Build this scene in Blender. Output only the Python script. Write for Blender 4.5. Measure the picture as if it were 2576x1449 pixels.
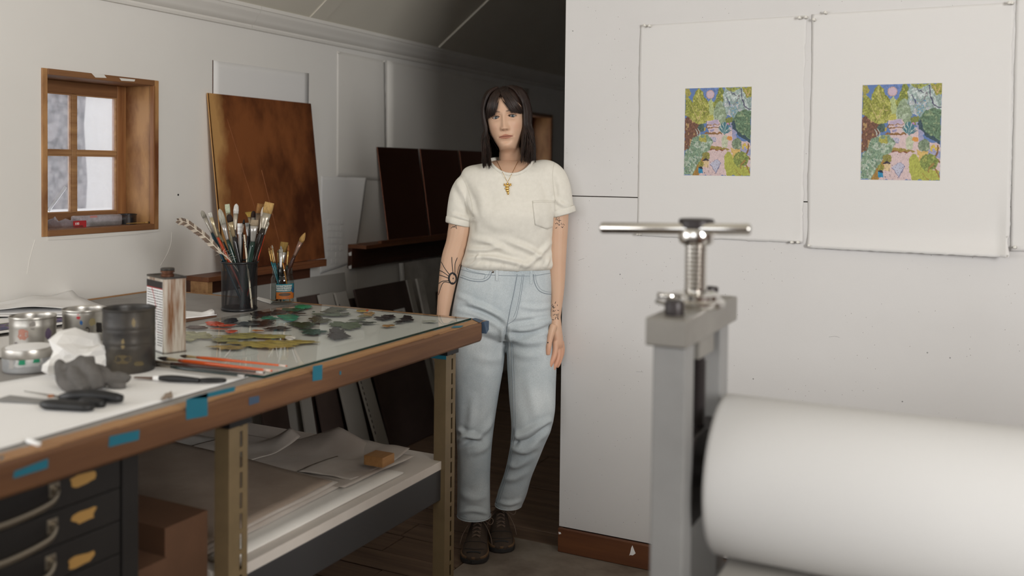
import bpy, bmesh, math, random
import numpy as np
from mathutils import Vector, Matrix
from mathutils.bvhtree import BVHTree
from mathutils import noise as mnoise

for _o in list(bpy.data.objects): bpy.data.objects.remove(_o)
SC = bpy.context.scene
COL = SC.collection
rnd = random.Random(7)

# ------------------------------------------------------------------ camera
F_PX = 2388.47; CX, CY = 1288.0, 491.27
YAW, PIT, ROL = (math.radians(a) for a in (26.605, 1.6106, 0.6643))
CAM = np.array([0.0, 0.0, 1.42])
FW = np.array([-math.sin(YAW)*math.cos(PIT), math.cos(YAW)*math.cos(PIT), -math.sin(PIT)])
_r0 = np.array([math.cos(YAW), math.sin(YAW), 0.0]); _u0 = np.cross(_r0, FW)
RT = math.cos(ROL)*_r0 + math.sin(ROL)*_u0
UP = -math.sin(ROL)*_r0 + math.cos(ROL)*_u0
cam_d = bpy.data.cameras.new('camera'); cam_o = bpy.data.objects.new('camera', cam_d); COL.objects.link(cam_o)
cam_d.sensor_fit = 'HORIZONTAL'; cam_d.sensor_width = 36.0
cam_d.lens = F_PX/2576*36.0
cam_d.shift_y = -(724.5-CY)/2576.0
cam_d.clip_start = 0.05; cam_d.clip_end = 100
cam_o.matrix_world = Matrix(((RT[0], UP[0], -FW[0], CAM[0]), (RT[1], UP[1], -FW[1], CAM[1]), (RT[2], UP[2], -FW[2], CAM[2]), (0, 0, 0, 1)))
cam_d.dof.use_dof = True; cam_d.dof.focus_distance = 3.38; cam_d.dof.aperture_fstop = 2.0
SC.camera = cam_o

# ------------------------------------------------------------------ world, daylight through the windows, exposure
SC.view_settings.view_transform = 'Standard'; SC.view_settings.look = 'None'
SC.view_settings.gamma = 1.0; SC.view_settings.use_curve_mapping = False
SC.view_settings.exposure = -0.80
W = bpy.data.worlds.new('world'); SC.world = W; W.use_nodes = True
_bg = W.node_tree.nodes['Background']; _bg.inputs[0].default_value = (0.93, 0.96, 1.0, 1); _bg.inputs[1].default_value = 3.6

def area(name, loc, target, sx, sy, power, col=(1, 1, 1)):
    d = bpy.data.lights.new(name, 'AREA'); d.shape = 'RECTANGLE'; d.size = sx; d.size_y = sy
    d.energy = power; d.color = col
    o = bpy.data.objects.new(name, d); COL.objects.link(o); o.location = loc
    o.rotation_euler = (Vector(target)-Vector(loc)).to_track_quat('-Z', 'Y').to_euler()
    return o
# daylight entering by the wide window of the left wall (left of the view) by the gable window behind the camera and by the right wall window
area('daylight_left_window', (-3.10, -.475, 1.50), (0.0, .9, 1.25), 2.4, .95, 44, (1.0, 0.99, 0.98))
area('daylight_gable_window', (-1.0, -4.62, 2.1), (-1.3, 3.0, 1.45), 3.5, 2.1, 62, (1.0, 0.99, 0.97))
area('daylight_right_window', (2.47, -.15, 1.95), (-2.8, 2.8, 1.5), 1.3, 1.3, 235, (1.0, 0.99, 0.97))

# ------------------------------------------------------------------ surveying: a photo point on a known plane of the place
def ray(x, y): return FW + RT*(x-CX)/F_PX - UP*(y-CY)/F_PX
def on_axis(x, y, ax, v):
    d = ray(x, y); return CAM + d*((v-CAM[ax])/d[ax])
def onx(x, y, v): return on_axis(x, y, 0, v)
def ony(x, y, v): return on_axis(x, y, 1, v)
def onz(x, y, v): return on_axis(x, y, 2, v)
def dep(x, y, w): return CAM + ray(x, y)*w

# ------------------------------------------------------------------ mesh helpers
ORIG = {}
def tag(o, label=None, cat=None, group=None, kind=None):
    if label: o['label'] = label
    if cat: o['category'] = cat
    if group: o['group'] = group
    if kind: o['kind'] = kind
    return o
def thing(name, label, cat, loc, group=None):
    o = bpy.data.objects.new(name, None); COL.objects.link(o); o.location = loc; o.empty_display_size = .05
    ORIG[o] = np.array(loc, float); return tag(o, label, cat, group)

class MB:
    def __init__(s): s.v = []; s.f = []; s.c = []; s.m = []; s.cur = None; s.mi = 0
    def add(s, vs, fs, col=None):
        b = len(s.v); s.v.extend([tuple(map(float, p)) for p in vs])
        for f in fs: s.f.append(tuple(i+b for i in f)); s.c.append(col or s.cur); s.m.append(s.mi)
        return s
    def box(s, a, b, col=None):
        x0, y0, z0 = a; x1, y1, z1 = b
        v = [(x0,y0,z0),(x1,y0,z0),(x1,y1,z0),(x0,y1,z0),(x0,y0,z1),(x1,y0,z1),(x1,y1,z1),(x0,y1,z1)]
        return s.add(v, [(0,3,2,1),(4,5,6,7),(0,1,5,4),(1,2,6,5),(2,3,7,6),(3,0,4,7)], col)
    def obox(s, c, ex, ey, ez, col=None):   # oriented box: centre and three half-edge vectors
        c, ex, ey, ez = (np.array(q, float) for q in (c, ex, ey, ez))
        v = [c+sx*ex+sy*ey+sz*ez for sz in (-1, 1) for sx, sy in ((-1,-1),(1,-1),(1,1),(-1,1))]
        return s.add(v, [(0,3,2,1),(4,5,6,7),(0,1,5,4),(1,2,6,5),(2,3,7,6),(3,0,4,7)], col)
    def lathe(s, c, prof, n=24, col=None, cap=True, ax=(0,0,1)):
        ax = np.array(ax, float); ax /= np.linalg.norm(ax)
        t = np.array((1,0,0)) if abs(ax[0]) < .9 else np.array((0,1,0))
        e1 = np.cross(ax, t); e1 /= np.linalg.norm(e1); e2 = np.cross(ax, e1); c = np.array(c, float)
        vs = []; fs = []
        for r, h in prof:
            for k in range(n):
                a = 2*math.pi*k/n; vs.append(c+ax*h+e1*r*math.cos(a)+e2*r*math.sin(a))
        for i in range(len(prof)-1):
            for k in range(n):
                k2 = (k+1) % n; fs.append((i*n+k, i*n+k2, (i+1)*n+k2, (i+1)*n+k))
        if cap:
            fs.append(tuple(range(n-1, -1, -1))); fs.append(tuple(range((len(prof)-1)*n, len(prof)*n)))
        return s.add(vs, fs, col)
    def tube(s, pts, rad, n=8, col=None, cap=True, flat=None):
        P = np.array(pts, float); m = len(P)
        R = np.full(m, rad) if np.isscalar(rad) else np.array(rad, float)
        T = np.gradient(P, axis=0); T /= np.linalg.norm(T, axis=1)[:, None]+1e-12
        e = np.array((0,0,1.)) if abs(T[0][2]) < .9 else np.array((1.,0,0))
        vs = []; fs = []
        for i in range(m):
            e = e-T[i]*(e@T[i]); e /= np.linalg.norm(e)+1e-12; b = np.cross(T[i], e)
            k1, k2 = (1, 1) if flat is None else flat
            for k in range(n):
                a = 2*math.pi*k/n; vs.append(P[i]+R[i]*(k1*e*math.cos(a)+k2*b*math.sin(a)))
        for i in range(m-1):
            for k in range(n):
                k2 = (k+1) % n; fs.append((i*n+k, i*n+k2, (i+1)*n+k2, (i+1)*n+k))
        if cap:
            fs.append(tuple(range(n-1, -1, -1))); fs.append(tuple(range((m-1)*n, m*n)))
        return s.add(vs, fs, col)
    def prism(s, poly, vec, col=None):      # planar polygon extruded by vec
        P = [np.array(p, float) for p in poly]; n = len(P); vec = np.array(vec, float)
        vs = P+[p+vec for p in P]
        fs = [tuple(range(n-1, -1, -1)), tuple(range(n, 2*n))]+[(i, (i+1) % n, (i+1) % n+n, i+n) for i in range(n)]
        return s.add(vs, fs, col)
    def grid(s, G, thick=None, col=None, cols=None):   # G[i][j] points; thick = offset vector for a real back side
        G = np.array(G, float); a, b = G.shape[:2]
        vs = [tuple(p) for p in G.reshape(-1, 3)]
        fs = [(i*b+j, (i+1)*b+j, (i+1)*b+j+1, i*b+j+1) for i in range(a-1) for j in range(b-1)]
        if thick is not None:
            o = a*b; t = np.array(thick, float); vs += [tuple(p) for p in (G+t).reshape(-1, 3)]
            fs += [tuple(o+q for q in f[::-1]) for f in fs]
            rim = [(i, 0) for i in range(a)]+[(a-1, j) for j in range(1, b)]+[(i, b-1) for i in range(a-2, -1, -1)]+[(0, j) for j in range(b-2, 0, -1)]
            ids = [i*b+j for i, j in rim]
            for k in range(len(ids)):
                p, q = ids[k], ids[(k+1) % len(ids)]; fs.append((p, p+o, q+o, q))
        return s.add(vs, fs, col)
    def build(s, name, mat, parent=None, smooth=False, bevel=0, vcol=None, auto=None, fix=True):
        V = np.array(s.v, float)
        if parent is None:
            og = np.array(((V[:,0].min()+V[:,0].max())/2, (V[:,1].min()+V[:,1].max())/2, V[:,2].min()))
        else: og = ORIG[parent]
        me = bpy.data.meshes.new(name); me.from_pydata((V-og).tolist(), [], s.f)
        mats = mat if isinstance(mat, (list, tuple)) else [mat]
        for m in mats: me.materials.append(MAT[m] if isinstance(m, str) else m)
        if len(mats) > 1: me.polygons.foreach_set('material_index', s.m)
        if any(c is not None for c in s.c):
            at = me.color_attributes.new('Col', 'FLOAT_COLOR', 'CORNER')
            arr = []
            for f, c in zip(s.f, s.c):
                c = c or (1,1,1); arr += [c[0], c[1], c[2], 1.0]*len(f)
            at.data.foreach_set('color', arr)
        if vcol is not None:
            at = me.color_attributes.new('Col', 'FLOAT_COLOR', 'POINT')
            a4 = np.ones((len(V), 4)); a4[:, :3] = vcol; at.data.foreach_set('color', a4.ravel())
        if fix:
            bm = bmesh.new(); bm.from_mesh(me); bmesh.ops.recalc_face_normals(bm, faces=bm.faces); bm.to_mesh(me); bm.free()
        if smooth: me.polygons.foreach_set('use_smooth', [True]*len(me.polygons))
        if auto is not None:
            me.polygons.foreach_set('use_smooth', [True]*len(me.polygons)); me.set_sharp_from_angle(angle=math.radians(auto))
        o = bpy.data.objects.new(name, me); COL.objects.link(o)
        if parent is None: o.location = og; ORIG[o] = og
        else: o.parent = parent; ORIG[o] = og
        if bevel:
            b = o.modifiers.new('bevel', 'BEVEL'); b.width = bevel; b.segments = 2; b.limit_method = 'ANGLE'; b.angle_limit = math.radians(40)
        return o
def copy_part(o, parent, loc):   # another piece with the same mesh data
    c = o.copy(); COL.objects.link(c); c.parent = parent; c.location = loc; ORIG[c] = ORIG.get(parent, np.zeros(3)); return c
def smoothpath(pts, n):
    P = np.array(pts, float); m = len(P); out = []
    Q = np.vstack([2*P[0]-P[1], P, 2*P[-1]-P[-2]])
    for u in np.linspace(0, m-1, n):
        i = min(int(u), m-2); t = u-i; a, b, c, d = Q[i:i+4]
        out.append(.5*((2*b)+(-a+c)*t+(2*a-5*b+4*c-d)*t*t+(-a+3*b-3*c+d)*t**3))
    return np.array(out)
def lin(r, g, b):      # 0-255 screen colour to linear
    return tuple(((c/255)/12.92 if c/255 < .04045 else ((c/255+.055)/1.055)**2.4) for c in (r, g, b))

# ------------------------------------------------------------------ materials (all procedural)
MAT = {}
def mat(name, col=(.5,.5,.5), rough=.6, metal=0., col2=None, scale=8., detail=4., mix=(.35,.65), bump=0., bscale=60., stretch=(1,1,1), trans=0., ior=1.45, spec=.5, vc=False, alpha=1., coat=0., extra=None, sss=0., emit=None):
    m = bpy.data.materials.new(name); m.use_nodes = True; nt = m.node_tree; N = nt.nodes; L = nt.links
    b = N['Principled BSDF']; b.inputs['Base Color'].default_value = (*col, 1); b.inputs['Roughness'].default_value = rough
    b.inputs['Metallic'].default_value = metal; b.inputs['IOR'].default_value = ior
    b.inputs['Specular IOR Level'].default_value = spec; b.inputs['Transmission Weight'].default_value = trans
    b.inputs['Alpha'].default_value = alpha; b.inputs['Coat Weight'].default_value = coat
    if sss: b.inputs['Subsurface Weight'].default_value = sss; b.inputs['Subsurface Radius'].default_value = (.012,.005,.003); b.inputs['Subsurface Scale'].default_value = .5
    tc = N.new('ShaderNodeTexCoord'); mp = N.new('ShaderNodeMapping'); mp.inputs['Scale'].default_value = stretch
    L.new(tc.outputs['Object'], mp.inputs['Vector'])
    src = None
    if vc:
        a = N.new('ShaderNodeAttribute'); a.attribute_name = 'Col'; src = a.outputs['Color']
    if col2 is not None:
        nz = N.new('ShaderNodeTexNoise'); nz.inputs['Scale'].default_value = scale; nz.inputs['Detail'].default_value = detail; nz.inputs['Roughness'].default_value = .6
        L.new(mp.outputs['Vector'], nz.inputs['Vector'])
        rp = N.new('ShaderNodeValToRGB'); rp.color_ramp.elements[0].position = mix[0]; rp.color_ramp.elements[1].position = mix[1]
        rp.color_ramp.elements[0].color = (*col, 1); rp.color_ramp.elements[1].color = (*col2, 1)
        L.new(nz.outputs['Fac'], rp.inputs['Fac'])
        if src is None: src = rp.outputs['Color']
        else:
            mx = N.new('ShaderNodeMix'); mx.data_type = 'RGBA'; mx.blend_type = 'MULTIPLY'; mx.inputs[0].default_value = 1
            L.new(src, mx.inputs[6]); L.new(rp.outputs['Color'], mx.inputs[7]); src = mx.outputs[2]
    if src is not None: L.new(src, b.inputs['Base Color'])
    if bump:
        n2 = N.new('ShaderNodeTexNoise'); n2.inputs['Scale'].default_value = bscale; n2.inputs['Detail'].default_value = 5
        L.new(mp.outputs['Vector'], n2.inputs['Vector'])
        bp = N.new('ShaderNodeBump'); bp.inputs['Strength'].default_value = bump; bp.inputs['Distance'].default_value = .004
        L.new(n2.outputs['Fac'], bp.inputs['Height']); L.new(bp.outputs['Normal'], b.inputs['Normal'])
    if emit: b.inputs['Emission Color'].default_value = (*emit[0], 1); b.inputs['Emission Strength'].default_value = emit[1]
    if extra: extra(m, N, L, b, mp)
    MAT[name] = m; return m
def specks(scale, lo, amount):         # scattered tiny dark pinholes
    def f(m, N, L, b, mp):
        src = b.inputs['Base Color'].links[0].from_socket if b.inputs['Base Color'].links else None
        v = N.new('ShaderNodeTexVoronoi'); v.inputs['Scale'].default_value = scale; v.feature = 'F1'
        L.new(mp.outputs['Vector'], v.inputs['Vector'])
        c = N.new('ShaderNodeMath'); c.operation = 'LESS_THAN'; c.inputs[1].default_value = lo; L.new(v.outputs['Distance'], c.inputs[0])
        n = N.new('ShaderNodeTexNoise'); n.inputs['Scale'].default_value = 5; L.new(mp.outputs['Vector'], n.inputs['Vector'])
        g = N.new('ShaderNodeMath'); g.operation = 'GREATER_THAN'; g.inputs[1].default_value = amount; L.new(n.outputs['Fac'], g.inputs[0])
        k = N.new('ShaderNodeMath'); k.operation = 'MULTIPLY'; L.new(c.outputs[0], k.inputs[0]); L.new(g.outputs[0], k.inputs[1])
        mx = N.new('ShaderNodeMix'); mx.data_type = 'RGBA'; L.new(k.outputs[0], mx.inputs[0])
        if src: L.new(src, mx.inputs[6])
        else: mx.inputs[6].default_value = b.inputs['Base Color'].default_value
        mx.inputs[7].default_value = (.12,.1,.09,1); L.new(mx.outputs[2], b.inputs['Base Color'])
    return f
def perforated(scale, keep):           # woven wire: round openings let light through
    def f(m, N, L, b, mp):
        uv = N.new('ShaderNodeUVMap'); at = N.new('ShaderNodeAttribute'); at.attribute_name = 'mesh_uv'
        v = N.new('ShaderNodeTexVoronoi'); v.inputs['Scale'].default_value = scale; v.inputs['Randomness'].default_value = 0.0
        rot = N.new('ShaderNodeMapping'); rot.inputs['Rotation'].default_value = (0, 0, .785)
        L.new(at.outputs['Vector'], rot.inputs['Vector']); L.new(rot.outputs['Vector'], v.inputs['Vector'])
        c = N.new('ShaderNodeMath'); c.operation = 'GREATER_THAN'; c.inputs[1].default_value = keep; L.new(v.outputs['Distance'], c.inputs[0])
        L.new(c.outputs[0], b.inputs['Alpha'])
    return f
def grain(ax, sc=30., c1=None, c2=None, lo=.3, hi=.7):     # wood grain running along one axis
    st = [sc, sc, sc]; st[ax] = sc*.06
    return dict(col=c1, col2=c2, stretch=tuple(q/8 for q in st), scale=8., detail=6., mix=(lo, hi), bump=.12, bscale=20)

mat('wall_paint', (.78,.755,.715), .75, col2=(.81,.785,.745), scale=1.2, bump=.15, bscale=14)
mat('wall_board', (.61,.595,.585), .8, col2=(.63,.615,.605), scale=2.2, bump=.06, bscale=90, extra=specks(60, .06, .48))
mat('ceiling_paint', (.66,.62,.53), .8, col2=(.69,.65,.56), scale=1.5, bump=.12, bscale=9)
mat('crown_paint', (.76,.73,.68), .6)
mat('floor_dark', (.055,.035,.025), .6)
mat('floor_wood', **grain(0, 26, (.10,.062,.04), (.19,.125,.085)), rough=.6)
mat('concrete', (.27,.23,.19), .8, col2=(.15,.115,.09), scale=5, bump=.4, bscale=45, mix=(.38,.68))
mat('pine', **grain(1, 34, (.28,.135,.056), (.16,.066,.027)), rough=.55)
mat('rail_wood', **grain(1, 34, (.19,.088,.036), (.085,.034,.016), .25, .75), rough=.55)
mat('pine_z', **grain(2, 34, (.40,.19,.07), (.20,.075,.026)), rough=.5)
mat('pine_reveal', (.50,.27,.11), .5, col2=(.16,.055,.02), scale=4.5, detail=5, mix=(.40,.66), stretch=(1.3,1.3,.55), bump=.1, bscale=25)
mat('pine_cut', **grain(1, 40, (.47,.27,.12), (.26,.12,.05)), rough=.6)
mat('base_wood', **grain(0, 30, (.17,.062,.022), (.10,.034,.014)), rough=.45)
mat('dark_wood', **grain(1, 30, (.10,.036,.018), (.05,.02,.012)), rough=.5)
mat('ledge_wood', **grain(1, 30, (.20,.075,.03), (.11,.038,.018)), rough=.5)
mat('tape', (.012,.145,.21), .6, bump=.1)
mat('tape_dark', (.05,.085,.14), .6)
mat('black', (.012,.012,.013), .45)
mat('table_grey', (.33,.315,.30), .55, col2=(.25,.235,.22), scale=6, mix=(.4,.7))
mat('paper', (.88,.872,.865), .85)
mat('paper_cool', (.775,.76,.745), .85)
mat('paper_print', (.655,.64,.625), .9, bump=.05, bscale=180)
mat('paper_wall', (.755,.725,.68), .85, col2=(.78,.75,.70), scale=3)
mat('paper_tan', (.36,.285,.225), .75, col2=(.30,.23,.18), scale=5, bump=.35, bscale=35)
mat('tissue', (.55,.50,.45), .7, col2=(.48,.42,.37), scale=7, bump=.3, bscale=28)
mat('post_beige', (.20,.143,.075), .45, col2=(.16,.115,.06), scale=9)
mat('shelf_white', (.66,.61,.56), .6, col2=(.6,.54,.48), scale=4)
mat('shelf_beam', (.045,.044,.046), .45)
mat('file_grey', (.017,.015,.0145), .45, col2=(.021,.019,.018), scale=5)
mat('handle_metal', (.35,.31,.25), .4, metal=.9)
mat('ochre_smear', (.42,.24,.07), .7)
mat('tin', (.52,.50,.46), .33, metal=.9, col2=(.30,.27,.24), scale=9, mix=(.45,.75), bump=.05)
mat('tin_dark', (.045,.042,.04), .42, metal=.45, col2=(.10,.085,.065), scale=9, mix=(.4,.72), bump=.25, bscale=40)
mat('vcol', vc=True, rough=.6)
mat('vcol_gloss', vc=True, rough=.12)
mat('paint_wet', vc=True, rough=.14, bump=.6, bscale=60, col=(.6,.6,.6), col2=(1.3,1.3,1.25), scale=30, stretch=(1,2.6,1))
mat('paint_flat', vc=True, rough=.22, bump=.35, bscale=50, col=(.62,.62,.62), col2=(1.35,1.35,1.3), scale=26, stretch=(1,2.6,1))
mat('glass_edge', (.006,.035,.03), .15)
mat('plastic_clear', (.93,.95,.97), .18, trans=.75, ior=1.25)
mat('cloth_grey', (.13,.12,.112), .95, col2=(.095,.088,.082), scale=30, bump=.3, bscale=150)
mat('paper_towel', (.78,.765,.74), .9, bump=.3, bscale=90)
mat('steel', (.27,.255,.23), .42, metal=.5, col2=(.22,.205,.185), scale=6)
mat('steel_paint', (.262,.258,.252), .45, metal=.25, col2=(.228,.224,.218), scale=5)
mat('chrome', (.70,.68,.65), .16, metal=1.)
mat('bolt_black', (.03,.024,.024), .4, metal=.3)
mat('roller_felt', (.50,.492,.482), .85, bump=.06, bscale=200)
def patina(m, N, L, b, mp):            # golden worn strip along the plate's left side, browner to the right
    src = b.inputs['Base Color'].links[0].from_socket; tc = N.new('ShaderNodeTexCoord'); sx = N.new('ShaderNodeSeparateXYZ'); L.new(tc.outputs['Object'], sx.inputs[0])
    nz = N.new('ShaderNodeTexNoise'); nz.inputs['Scale'].default_value = 7; nz.inputs['Detail'].default_value = 8; L.new(mp.outputs['Vector'], nz.inputs['Vector'])
    ad = N.new('ShaderNodeMath'); ad.operation = 'MULTIPLY_ADD'; ad.inputs[1].default_value = .32; L.new(nz.outputs['Fac'], ad.inputs[0]); L.new(sx.outputs['Y'], ad.inputs[2])
    mr = N.new('ShaderNodeMapRange'); mr.inputs[1].default_value = -.19; mr.inputs[2].default_value = -.11; mr.inputs[3].default_value = 1; mr.inputs[4].default_value = 0; L.new(ad.outputs[0], mr.inputs[0])
    mx = N.new('ShaderNodeMix'); mx.data_type = 'RGBA'; L.new(mr.outputs[0], mx.inputs[0]); L.new(src, mx.inputs[6]); mx.inputs[7].default_value = (.72,.40,.15,1); L.new(mx.outputs[2], b.inputs['Base Color'])
mat('copper_old', (.34,.115,.038), .48, metal=.35, col2=(.10,.03,.012), scale=4.2, detail=12, mix=(.40,.62), bump=.06, bscale=25, stretch=(1,1,.55), extra=patina)
mat('rust', (.16,.06,.025), .5, metal=.4, col2=(.08,.03,.014), scale=20)
mat('copper_polished', (.17,.066,.04), .07, metal=1.)
mat('copper_edge', (.55,.24,.12), .3, metal=1.)
mat('wrap_plastic', (.60,.58,.54), .22, col2=(.42,.40,.37), scale=6, coat=.6, bump=.4, bscale=9)
mat('cardboard', (.13,.062,.032), .8, col2=(.10,.048,.024), scale=5)
mat('board_brown', (.075,.05,.042), .7, col2=(.055,.036,.03), scale=4)
mat('board_pale', (.36,.34,.31), .7)
mat('wire_mesh', (.03,.03,.032), .35, metal=.6, extra=perforated(400, .36))
mat('wire_rim', (.03,.03,.032), .3, metal=.6)
mat('block_wood', **grain(1, 40, (.42,.22,.08), (.28,.13,.045)), rough=.5)
mat('hedge', (.02,.018,.02), .9, col2=(.30,.27,.28), scale=20, detail=10, mix=(.40,.62))
mat('white_render', (.80,.78,.76), .9)
mat('snow', (.85,.85,.86), .9)
mat('pin_clear', (.70,.68,.63), .2)

def clear_glass(name, tint, rough=.02, haze=0., hscale=30., gl=1.5):    # thin clear sheet: fresnel gloss over transparency, with a film of dirt
    m = bpy.data.materials.new(name); m.use_nodes = True; nt = m.node_tree; N = nt.nodes; L = nt.links
    N.remove(N['Principled BSDF']); out = N['Material Output']
    tr = N.new('ShaderNodeBsdfTransparent'); tr.inputs[0].default_value = (*tint, 1)
    g = N.new('ShaderNodeBsdfGlossy'); g.inputs['Roughness'].default_value = rough
    fr = N.new('ShaderNodeFresnel'); fr.inputs['IOR'].default_value = gl
    ge = N.new('ShaderNodeNewGeometry'); iv = N.new('ShaderNodeMath'); iv.operation = 'SUBTRACT'; iv.inputs[0].default_value = 1; L.new(ge.outputs['Backfacing'], iv.inputs[1])
    mu = N.new('ShaderNodeMath'); mu.operation = 'MULTIPLY'; L.new(fr.outputs[0], mu.inputs[0]); L.new(iv.outputs[0], mu.inputs[1])
    mx = N.new('ShaderNodeMixShader'); L.new(mu.outputs[0], mx.inputs[0]); L.new(tr.outputs[0], mx.inputs[1]); L.new(g.outputs[0], mx.inputs[2])
    last = mx
    if haze:
        tl = N.new('ShaderNodeBsdfTranslucent'); tl.inputs[0].default_value = (.9,.88,.9,1)
        tc = N.new('ShaderNodeTexCoord'); nz = N.new('ShaderNodeTexNoise'); nz.inputs['Scale'].default_value = hscale; nz.inputs['Detail'].default_value = 8; nz.inputs['Roughness'].default_value = .75
        L.new(tc.outputs['Object'], nz.inputs['Vector'])
        mr = N.new('ShaderNodeMapRange'); mr.inputs[1].default_value = .3; mr.inputs[2].default_value = .75; mr.inputs[3].default_value = haze*.5; mr.inputs[4].default_value = min(1, haze*1.5)
        L.new(nz.outputs['Fac'], mr.inputs[0])
        m2 = N.new('ShaderNodeMixShader'); L.new(mr.outputs[0], m2.inputs[0]); L.new(mx.outputs[0], m2.inputs[1]); L.new(tl.outputs[0], m2.inputs[2]); last = m2
    L.new(last.outputs[0], out.inputs['Surface']); MAT[name] = m; return m
clear_glass('glass_pane', (.97,.97,.98), .03, haze=.17, hscale=40)
clear_glass('glass', (.975,.99,.982), .015, gl=1.42)
clear_glass('jar_glass', (.88,.91,.90), .03, gl=1.6)
clear_glass('film', (.95,.96,.98), .12, haze=.55, hscale=12)
# ================================================================== THE SETTING
XW, YP = -3.0, 3.218                    # face of the left wall, face of the partition
ZC = 2.035                              # underside of the crown moulding
SL = math.tan(math.radians(38))         # slope of the attic ceiling

def struct(o): o['kind'] = 'structure'; return o
# --- floor: dark sub-floor with boards as far as the partition, worn concrete in front
m = MB(); m.box((-3.3, -4.7, -.08), (2.5, 9.0, -.012)); floor = struct(m.build('floor', 'floor_dark'))
ORIG[floor] = ORIG[floor].copy()
k = 0; y = 0.9
while y < 6.4:
    w = rnd.choice((.125, .14, .155)); x = -3.0+rnd.uniform(-.6, 0)
    XS = -1.66 if y < 3.2 else -1.42
    while x < XS:
        l = rnd.uniform(.9, 1.7); x1 = min(x+l, XS)
        if x1-x > .1:
            mm = MB(); mm.box((x+.002, y+.003, -.03), (x1-.002, y+w-.003, rnd.uniform(-.003, 0)))
            mm.build('plank', 'floor_wood', floor, bevel=.002)
        x = x1
    y += w
mm = MB(); g = [[(-1.655+2.3*j/24, .2+3.05*i/30, .0015*mnoise.noise((i*.6, j*.6, 0))-.001) for j in range(25)] for i in range(31)]
mm.grid(g, (0, 0, -.03)); mm.build('concrete_slab', 'concrete', floor)

# --- left wall with two window openings
WIN = [(2.262, 2.79, 1.158, 1.757), (6.15, 6.66, 1.30, 1.835)]
BIGWIN = (-1.7, .75, 1.0, 1.98)
def wall_with_holes(m, x0, x1, ya, yb, za, zb, holes):
    ys = sorted({ya, yb, *[h[0] for h in holes], *[h[1] for h in holes]})
    for a, b in zip(ys[:-1], ys[1:]):
        hs = [h for h in holes if h[0] <= a and h[1] >= b]
        z = za
        for h in hs: m.box((x0, a, z), (x1, b, h[2])); z = h[3]
        m.box((x0, a, z), (x1, b, zb))
m = MB(); wall_with_holes(m, XW-.19, XW, -4.7, 9.0, -.02, 2.35, WIN+[BIGWIN])
wall_left = struct(m.build('wall_left', 'wall_paint'))
# rough plaster patch below the sill, hairline cracks, a black screw hole
mm = MB(); mm.prism([onx(*q, XW+.0005) for q in ((119,596),(396,577),(400,581),(330,590),(200,600),(119,604))], (.004, 0, 0)); mm.build('plaster_patch', 'crown_paint', wall_left)
for pts in ([(432,585),(430,612),(420,640),(404,668)], [(88,603),(75,650),(68,690)], [(942,150),(943,300),(943,455)], [(912,453),(960,454),(1000,455)], [(895,450),(897,560),(896,640),(897,745)]):
    mm = MB(); mm.tube(smoothpath([onx(*q, XW+.0003) for q in pts], 12), .0011, 5); mm.build('plaster_crack', 'crown_paint' if pts[0][0] < 500 else 'ceiling_paint', wall_left)
mm = MB(); mm.lathe(onx(448, 490, XW), [(.004, 0), (.0045, .001), (.003, .002)], 12, ax=(1,0,0)); mm.build('screw_hole', 'black', wall_left)
# board joint seen beside the copper plate
mm = MB(); a, b = onx(534.5,151,XW), onx(535,238,XW); mm.obox((a+b)/2+np.array((.001,0,0)), (.0012,0,0), (0,.0014,0), (0,0,abs(a[2]-b[2])/2)); mm.build('joint_line', 'dark_wood', wall_left)

# --- crown moulding: profiled lengths
prof = [(0,0),(.012,.002),(.016,.012),(.014,.020),(.030,.028),(.040,.040),(.046,.055),(.060,.066),(.062,.072),(.066,.082),(.070,.084),(.070,.100),(0,.11)]
crown = struct(MB().box((XW-.02, -4.7, ZC+.02), (XW+.005, -4.69, ZC+.03)).build('trim_1', 'crown_paint'))
ycut = [-4.65, 3.32, 5.6, 8.9]
for a, b in zip(ycut[:-1], ycut[1:]):
    mm = MB(); n = 14
    P = [(XW+x, a+.0015, ZC+z) for x, z in prof]; mm.prism(P, (0, b-a-.003, 0)); mm.build('moulding_length', 'crown_paint', crown, auto=35)

# --- sloping attic ceiling in panels (with proud joint strips), other slope beyond the ridge
X0, Z0 = XW+.06, ZC+.10
def slope_pt(x): return Z0+(x-X0)*SL
ceil = struct(MB().box((XW-.2, -4.7, 4.26), (2.6, 9, 4.36)).build('ceiling', 'ceiling_paint'))
XR = -.1
cuts = [-4.7, .9, 3.66, 4.86, 9.0]
for i, (a, b) in enumerate(zip(cuts[:-1], cuts[1:])):
    mm = MB(); dz = .012 if i == 3 else 0.0
    mm.prism([(X0-.09, a+.001, slope_pt(X0-.09)-dz), (XR, a+.001, slope_pt(XR)-dz), (XR, a+.001, slope_pt(XR)+.05), (X0-.09, a+.001, slope_pt(X0-.09)+.05)], (0, b-a-.002, 0))
    mm.build('ceiling_panel', 'ceiling_paint', ceil)
mm = MB(); mm.prism([(X0, 3.665, slope_pt(X0)-.006), (XR, 3.665, slope_pt(XR)-.006), (XR, 3.665, slope_pt(XR)+.002), (X0, 3.665, slope_pt(X0)+.002)], (0, .11, 0)); mm.build('joint_strip', 'ceiling_paint', ceil)
mm = MB(); mm.prism([(XR, -4.7, slope_pt(XR)), (2.5, -4.7, slope_pt(XR)-2.6*.62), (2.5, -4.7, slope_pt(XR)-2.6*.62+.05), (XR, -4.7, slope_pt(XR)+.05)], (0, 13.7, 0)); mm.build('ceiling_panel', 'ceiling_paint', ceil)

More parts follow.
